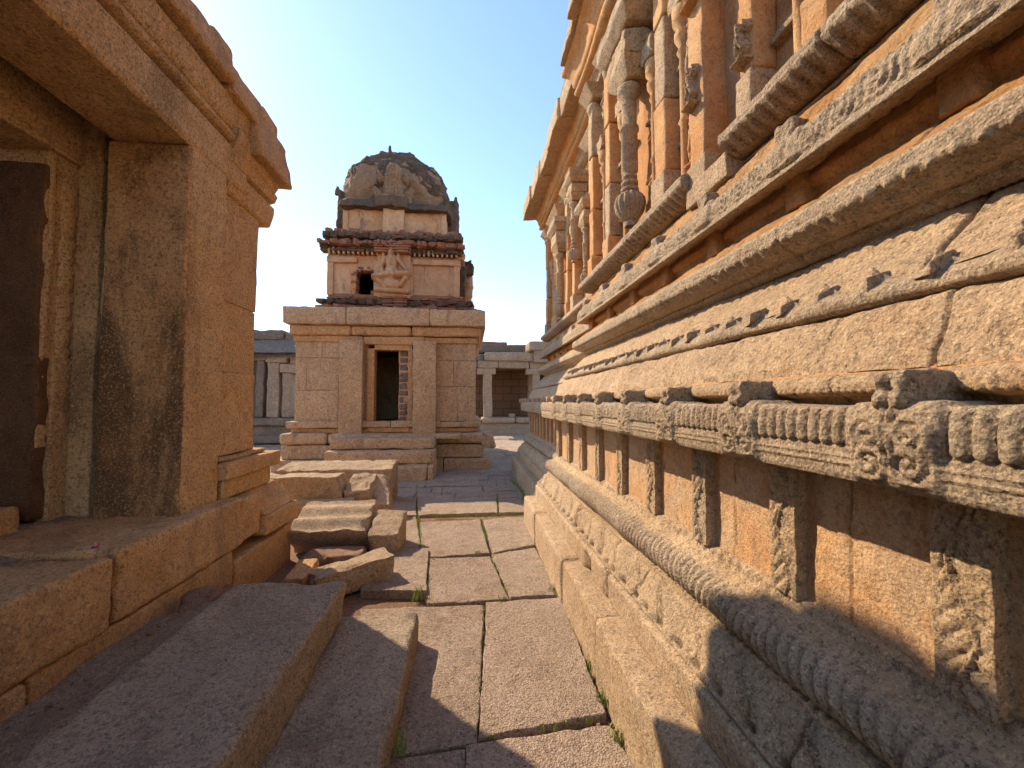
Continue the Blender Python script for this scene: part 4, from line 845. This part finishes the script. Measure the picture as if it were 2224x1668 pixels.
for a in ((703,770),(893,998)): SB('stucco_band', a[0], a[1], 560, 572, YF1-.10, .3, M_STUC, res=.06, r=.02, rough=.012)
B = Bag(); r = random.Random(8)
for t in range(26):
    a = t/26*2*np.pi; cx = (hx0+hx1)/2+math.cos(a)*(hx1-hx0)*.66; cz = (hz0+hz1)/2+math.sin(a)*(hz1-hz0)*.60
    if cz < hz0+.05 and False: continue
    s_ = r.uniform(.04, .075); B.add(*hexa(box8(cx-s_, cx+s_, YF1+.0, YF1+.3, cz-s_*.6, cz+s_*.6), res=.05, r=.02, rough=.03, seed=t))
B.mk('broken_brick_edge', M_BRK, S)
# dentils and ledges of the first cornice
B = Bag(); u = xl+.05; mid_ = False
while u < xr-.05:
    if u > X_(850,YF1) and not mid_: B.mk('dentil_row', M_STUC, S); B = Bag(); mid_ = True
    if not (X_(815,YF1) < u < X_(890,YF1)): B.add(*hexa(box8(u, u+.055, YF1-.14, YF1+.1, z556-.02, Z_(545,YF1)), res=.06, r=.01, rough=.01, seed=int(u*30)))
    u += .118
B.mk('dentil_row', M_STUC, S); B = Bag()
yy = YF1
while yy < YF1+w1: B.add(*hexa(box8(xr-.05, xr+.14, yy, yy+.055, z556-.02, Z_(545,YF1)), res=.06, r=.01, rough=.01, seed=int(yy*30))); yy += .118
B.mk('dentil_row', M_STUC, S)
tier('brick_core', 712, 990, z556-.05, z520+.1, YF1+.05, M_BRK, 5)
brick_rows('crumbled_cornice', 684, 1000, Z_(545,10.6), Z_(531,10.6), 10.58, 5, .09, mat=M_CRUST); brick_rows('crumbled_cornice', 692, 992, Z_(531,10.7), Z_(519,10.7), 10.68, 6, .10, mat=M_BRK)
brick_rows('crumbled_cornice', 720, 975, Z_(521,10.9), Z_(507,10.9), 10.88, 7, .08, mat=M_CRUST)
tier('crust_ledge', 700, 990, z520-.05, Z_(510,10.95), 10.95, M_CRUST, 9, rough=.08)
# centre projection with seated carved deity
XA, XB = X_(806,10.7), X_(893,10.7)
brick_rows('niche_brick', 806, 888, Z_(545,10.5), Z_(518,10.5), 10.5, 11, .04)
block('niche_back', X_(815,10.72), X_(888,10.72), 10.74, 11.0, Z_(645,10.72), Z_(540,10.72), M_STUC, S, res=.05, r=.01, rough=.012)
SEAT = [(0,.86,0,.86,.085,.09,1.4),(0,.93,0,1.10,.075,.03,1.3),(0,.72,0,.50,.14,.11,1.1),(0,.46,0,.44,.15,.15,1.2),(-.13,.74,-.2,.56,.05,.045,1),(-.2,.56,-.17,.42,.045,.04,1.1),(.13,.74,.24,.60,.05,.045,1),(.24,.60,.3,.52,.04,.04,1.1),
        (-.05,.40,-.34,.34,.085,.07,1.4),(.05,.40,.34,.42,.085,.07,1.5),(-.34,.34,-.1,.12,.06,.045,1.0),(.34,.42,.2,.18,.06,.05,.9),(-.16,.24,.12,.20,.12,.1,.8),(-.12,.9,-.16,1.04,.03,.025,.7),(.12,.9,.17,1.04,.03,.025,.7),(-.16,.84,-.16,.7,.04,.04,.8),(.14,.84,.16,.7,.04,.04,.8),(-.3,.08,.34,.04,.06,.06,.8)]
zb_ = Z_(645,10.7); zt_ = Z_(527,10.7)
V, F = relief((X_(847,10.73), 10.735, zb_+.1), (1,0,0), (0,0,1), (0,-1,0), SEAT, (zt_-zb_)*.86, amp=.15, nu=110, nv=150, ext=(-.5,.5,-.05,1.15), noise=.01); mk('seated_deity_carving', V, F[:, ::-1] if False else F, M_STUC, S)
brick_rows('niche_brick', 826, 880, Z_(668,10.45), Z_(640,10.45), 10.45, 12, .05)
# side figure at the right flank
V, F = relief((xr+.12, YF1+1.2, z640), (0,1,0), (0,0,1), (1,0,0), FIG, 1.15, amp=.28, nu=60, nv=100, noise=.02); mk('flank_figure', V, F, M_STUC, S)
block('flank_niche', xr-.1, xr+.16, YF1+.6, YF1+1.9, z640-.1, z556+.05, M_CRUST, S, res=.08, rough=.05)
block('flank_niche', xr-.1, xr+.34, YF1+.8, YF1+1.7, z556-.15, z556+.25, M_CRUST, S, res=.08, rough=.08)
# storey 2
YF2 = 11.15
tier('stucco_storey', 738, 965, Z_(524,YF2)-.2, Z_(446,YF2), YF2, M_STUC, 15, rough=.02, r=.015)
for (a, b) in ((738,749),(955,966)): SB('stucco_pilaster', a, b, 462, 520, YF2-.05, .3, M_STUC, res=.06, r=.01, rough=.01)
SB('stucco_pilaster', 826, 873, 450, 512, YF2-.18, .4, M_STUC, res=.06, r=.02, rough=.012)
SB('eave_crust', 812, 885, 503, 512, YF2-.28, .5, M_BRK, res=.05, r=.02, rough=.03)
C = box8(X_(738,YF2), X_(966,YF2), YF2-.0, YF2+2.9, Z_(452,YF2), Z_(438,YF2)); C[[0,1],1] -= .26; C[[4,5],1] -= .05; C[[0,3],0] -= .05; C[[1,2],0] += .12; C[[0,1],2] -= .1
V, F = hexa(C, res=.05, r=.04, rough=.06, seed=3, freq=4); mk('drooping_eave', V, F, M_CRUST, S)
C = box8(X_(812,YF2), X_(886,YF2), YF2-.34, YF2+.1, Z_(455,YF2), Z_(438,YF2)); C[[0,3],2] -= .06; C[[1,2],2] -= .1
V, F = hexa(C, res=.04, r=.04, rough=.05, seed=13, freq=5); mk('drooping_eave', V, F, M_CRUST, S)
# dome (a rounded square cupola)
DX = (X_(742,12.2)+X_(962,12.2))/2; DH = (X_(962,12.2)-X_(742,12.2))/2*1.04; DY = YF2+.2+DH
zb = Z_(442,YF2)+.0
def dome_z(py): return Z_(py, DY-.4)
zt = dome_z(350)
pr = [(.80,zb-.05),(.84,zb+.05),(.82,zb+.12),(.90,zb+.22),(.985,zb+.45),(1.01,zb+.75),(1.0,zb+1.05),(.94,zb+1.32),(.82,zb+1.52),(.64,zb+1.68),(.42,zb+1.80),(.20,zb+1.86),(.02,zb+1.88)]
prf = resamp(chaik(pr, 2), .04)
V, F = lathe(DX, DY, [(a*DH, b) for a, b in prf], 128, 0, 0, .33)
ang = np.arctan2(V[:,1]-DY, V[:,0]-DX)
V[:, :2] = [DX, DY] + (V[:, :2]-[DX, DY])*(1+.035*np.cos(ang*12))[:, None]
V = V + np.stack([fbm(V, 2.6, 5, 60+k) for k in range(3)], 1)*.13
dm = mk('dome', V, F, M_DOME, S)
# crust cap, ragged finials
pr2 = [(.74,zb+1.46),(.75,zb+1.62),(.66,zb+1.74),(.50,zb+1.84),(.46,zb+2.02),(.34,zb+2.10),(.02,zb+2.13)]
V, F = lathe(DX, DY, [(a*DH, b) for a, b in resamp(pr2, .05)], 80, 0, 0, .3); V = V + np.stack([fbm(V, 4, 4, 80+k) for k in range(3)], 1)*.16; Pc = resamp([p for p in chaik(pr, 2) if p[1] > zb+.4], .035)
Vc, Fc = lathe(DX, DY, [(a*DH*1.012, b+.012) for a, b in Pc], 150, 0, 0, .33)
ac = np.arctan2(Vc[:,1]-DY, Vc[:,0]-DX); Vc[:, :2] = [DX, DY] + (Vc[:, :2]-[DX, DY])*(1+.035*np.cos(ac*12))[:, None]
Vc = Vc + np.stack([fbm(Vc, 2.6, 5, 60+k) for k in range(3)], 1)*.13; Vc = Vc + np.stack([fbm(Vc, 11, 3, 90+k) for k in range(3)], 1)*.05
keep = (Vc[:,2]-zb-.95 + 1.3*fbm(Vc, 1.7, 4, 5)) > 0
mk('lichen_crust', Vc, Fc[keep[Fc].all(1)], M_CRUST, dm)
cap_ = mk('crust_cap', V, F, M_CRUST, dm)
r = random.Random(21)
for t in range(14):
    a = t/14*6.283; rd = (.68 if t % 2 else .42)*DH; z = zb+(1.58 if t % 2 else 1.98); cx, cy = DX+math.cos(a)*rd, DY+math.sin(a)*rd; s_ = r.uniform(.06, .12)
    C = box8(cx-s_, cx+s_, cy-s_, cy+s_, z-.1, z+r.uniform(.12, .26)); C[4:, :2] = C[4:, :2]*.45 + np.array([cx, cy])*.55 + r.uniform(-.04, .04)
    V, F = hexa(C, res=.04, r=.02, rough=.04, seed=t, freq=8); mk('broken_finial', V, F, M_CRUST if t % 3 else M_BRK, dm)
# gables (front large, sides seen edge-on)
GAB = [(0,.05,0,.45,.24,.2,1),(0,.5,0,.72,.22,.15,1.1),(-.3,.18,-.38,.28,.09,.05,.8),(.3,.18,.38,.28,.09,.05,.8),(-.24,.5,-.3,.62,.07,.05,.8),(.24,.5,.3,.62,.07,.05,.8),(0,.56,0,.56,.1,.1,1.45),(-.25,.05,.25,.05,.13,.13,1.1)]
V, F = relief((X_(848,YF2-.1), YF2-.02, Z_(440,YF2)-.02), (1,0,0), (0,0,1), (0,-1,0), GAB, 1.25, amp=.18, nu=90, nv=110, noise=.04, ext=(-.5,.5,-.1,1.1)); mk('front_gable', V, F, M_DOME, S)
block('gable_core', X_(828,YF2), X_(870,YF2), YF2-.05, YF2+.9, Z_(445,YF2), Z_(378,YF2), M_DOME, S, res=.06, rough=.08, r=.1)
for (pa, pb2, pt, pb_) in ((720,747,418,497),(962,990,428,505)):
    zt2, zb2 = Z_(pt,11.9), Z_(pb_,11.9); C = box8(X_(pa,11.9), X_(pb2,11.9), 11.9, 13.2, zb2, zt2)
    V, F = hexa(C, res=.05, r=.05, rough=.09, seed=pa, freq=4); sg_ = mk('side_gable', V, F, M_CRUST, S)
    for q in range(3):
        cx = X_((pa+2) if pa < 800 else (pb2-2), 11.9); C = box8(cx-.07, cx+.07, 11.95+q*.45, 12.1+q*.45, zt2-.1, zt2+.16-q*.03); C[4:,:2] = C[4:,:2]*.4+np.array([cx, 12.02+q*.45])*.6
        V, F = hexa(C, res=.04, r=.02, rough=.03, seed=q+pa); mk('gable_horn', V, F, M_CRUST, sg_)
V, F = hexa(box8(X_(968,11.9), X_(1001,11.9), 11.9, 13.1, Z_(522,11.9), Z_(500,11.9)), res=.05, r=.05, rough=.05, seed=8); mk('side_gable', V, F, M_CRUST, S)
V, F = hexa(box8(X_(960,11.9), X_(988,11.9), 11.95, 13.0, Z_(545,11.9), Z_(520,11.9)), res=.05, r=.03, rough=.02, seed=8); mk('stucco_storey', V, F, M_STUC, S)
for nm, zz_, Yq, p0, p1, mt, sd in (('cornice_rubble', Z_(519,10.75), 10.62, 690, 1000, M_CRUST, 1), ('cornice_rubble', Z_(508,10.95), 10.92, 705, 985, M_BRK, 2), ('cornice_rubble', Z_(530,10.6), 10.56, 684, 1004, M_BRK, 3), ('cornice_rubble', 4.1, 10.62, 690, 1022, M_CRUST, 4)):
    B = Bag(); r = random.Random(sd+40)
    for t in range(60):
        x = X_(r.uniform(p0, p1), Yq); l = r.uniform(.03, .11); h = r.uniform(.03, .09); y = Yq+r.uniform(-.03, .14)
        B.add(*hexa(rot8(box8(x-l, x+l, y-.07, y+.09, zz_-h*.7, zz_+h), r.uniform(-25, 25)), res=.06, r=.012, rough=.03, seed=t, minn=2))
    for t in range(26):
        x = X_(p1, Yq)-.03; y = Yq+r.uniform(0, 2.9); l = r.uniform(.03, .1); h = r.uniform(.03, .09)
        B.add(*hexa(rot8(box8(x-.08, x+.05, y-l, y+l, zz_-h*.7, zz_+h), r.uniform(-25, 25)), res=.06, r=.012, rough=.03, seed=t, minn=2))
    ob = B.mk(nm, mt, S); ob['kind'] = 'stuff'
# loose bricks on the roof edge
B = Bag(); r = random.Random(31)
for t in range(46):
    px = r.uniform(690, 1035); Y = 10.3+r.uniform(0, .25); x = X_(px, Y); h = r.uniform(.04, .1); l = r.uniform(.06, .16); B.add(*hexa(rot8(box8(x-l, x+l, Y-.08, Y+.08, 3.84, 3.86+h), r.uniform(-30, 30)), res=.06, r=.02, rough=.03, seed=t))
B.mk('loose_brick', M_BRK, S)

# ================================================================== CLOISTERS BEHIND
K = thing('pillared_cloister', 'low pillared cloister with dark recess and crumbling parapet behind the shrine on its right', 'cloister', (1.5, 21, 0), 'cloisters of the enclosure')
def KB(name, pl, pr, pt, pb_, Y, dep, mat=M_GREYL, par=None, **k):
    kw = dict(res=.15, r=.04, rough=.03, big=.03, freq=3); kw.update(k)
    V, F = hexa(box8(X_(pl, Y), X_(pr, Y), Y, Y+dep, Z_(pb_, Y), Z_(pt, Y)), **kw); return mk(name, V, F, mat, par or K)
YK = 20.5
KB('plinth_wall', 990, 1330, 920, 945, YK, 5, seed=1); KB('plinth_wall', 985, 1340, 934, 950, YK-.15, 5, seed=2)
for k, (a, b) in enumerate(((990,1044),(1046,1119),(1121,1200),(1202,1300))): KB('coping_slab', a, b, 908, 921, YK-.2, 1.2, seed=3+k, r=.1)
KB('loose_stone', 1106, 1119, 900, 908, YK, .4, seed=8)
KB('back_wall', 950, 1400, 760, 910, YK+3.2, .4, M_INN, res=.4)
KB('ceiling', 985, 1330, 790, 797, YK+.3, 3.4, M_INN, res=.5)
for (a, b) in ((1050,1069),(1157,1173),(1230,1248)):
    KB('pillar', a, b, 797, 908, YK, .45, rough=.02); KB('bracket', a-14, b+8, 797, 811, YK-.03, .5, rough=.02)
KB('pillar', 1148, 1156, 800, 908, YK+1.6, .45)
for k, (a, b) in enumerate(((960,1036),(1037,1082),(1083,1150),(1151,1250))): KB('architrave', a, b, 781, 797, YK-.06, .6, seed=k, r=.05)
KB('roof_slab', 1053, 1161, 762, 781, YK-.2, 4, seed=2, r=.06); KB('roof_slab', 960, 1053, 766, 781, YK+.1, 4, M_GREY, seed=3); KB('roof_slab', 1163, 1300, 766, 781, YK+.1, 4, M_GREY, seed=4)
KB('parapet', 960, 1149, 745, 764, YK+1.4, 2.5, M_GREY, seed=5, rough=.08); KB('parapet', 960, 1100, 739, 747, YK+1.6, 2.2, M_BRK, seed=6, rough=.08)
KB('roof_boulder', 1149, 1200, 735, 756, YK-.5, 1.5, seed=7, r=.1, rough=.05); KB('roof_boulder', 1161, 1200, 757, 783, YK-.4, 1.5, seed=9, r=.05)
K2 = thing('pillared_cloister', 'grey shaded cloister with curved eave and broken pillars seen past the left shrine', 'cloister', (-8.5, 17, 0), 'cloisters of the enclosure')
YL = 16.5
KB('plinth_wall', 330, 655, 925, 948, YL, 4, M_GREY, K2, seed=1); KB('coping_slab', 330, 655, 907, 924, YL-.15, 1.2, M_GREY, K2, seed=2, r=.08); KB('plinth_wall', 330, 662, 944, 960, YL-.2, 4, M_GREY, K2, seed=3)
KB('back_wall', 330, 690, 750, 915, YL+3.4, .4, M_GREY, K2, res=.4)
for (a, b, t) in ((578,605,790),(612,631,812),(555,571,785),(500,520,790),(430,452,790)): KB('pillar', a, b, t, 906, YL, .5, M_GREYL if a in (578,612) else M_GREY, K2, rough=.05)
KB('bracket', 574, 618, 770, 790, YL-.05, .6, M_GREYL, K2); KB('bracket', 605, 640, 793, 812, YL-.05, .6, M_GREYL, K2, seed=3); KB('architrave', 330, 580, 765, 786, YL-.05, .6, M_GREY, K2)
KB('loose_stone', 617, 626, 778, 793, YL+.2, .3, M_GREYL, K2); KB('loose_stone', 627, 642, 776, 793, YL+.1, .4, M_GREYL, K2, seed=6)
x0, x1 = X_(330,YL), X_(650,YL); zt, zb = Z_(735,YL), Z_(770,YL)
ys = np.linspace(0, 1, 14); xs = np.linspace(x0, x1, 60); A, Bx = np.meshgrid(xs, ys, indexing='ij')
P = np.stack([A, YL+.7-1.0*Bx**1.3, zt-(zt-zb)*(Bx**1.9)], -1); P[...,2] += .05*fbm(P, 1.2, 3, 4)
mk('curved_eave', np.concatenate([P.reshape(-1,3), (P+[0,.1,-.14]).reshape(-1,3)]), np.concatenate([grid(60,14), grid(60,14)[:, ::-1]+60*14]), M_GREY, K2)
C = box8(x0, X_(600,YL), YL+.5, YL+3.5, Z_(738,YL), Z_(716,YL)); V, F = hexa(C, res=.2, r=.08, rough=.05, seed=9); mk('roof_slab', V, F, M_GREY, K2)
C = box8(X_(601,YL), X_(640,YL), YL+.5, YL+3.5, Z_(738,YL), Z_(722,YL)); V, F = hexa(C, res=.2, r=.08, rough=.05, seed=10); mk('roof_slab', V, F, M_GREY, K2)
for o in CO.objects:
    if '_o' in o: del o['_o']
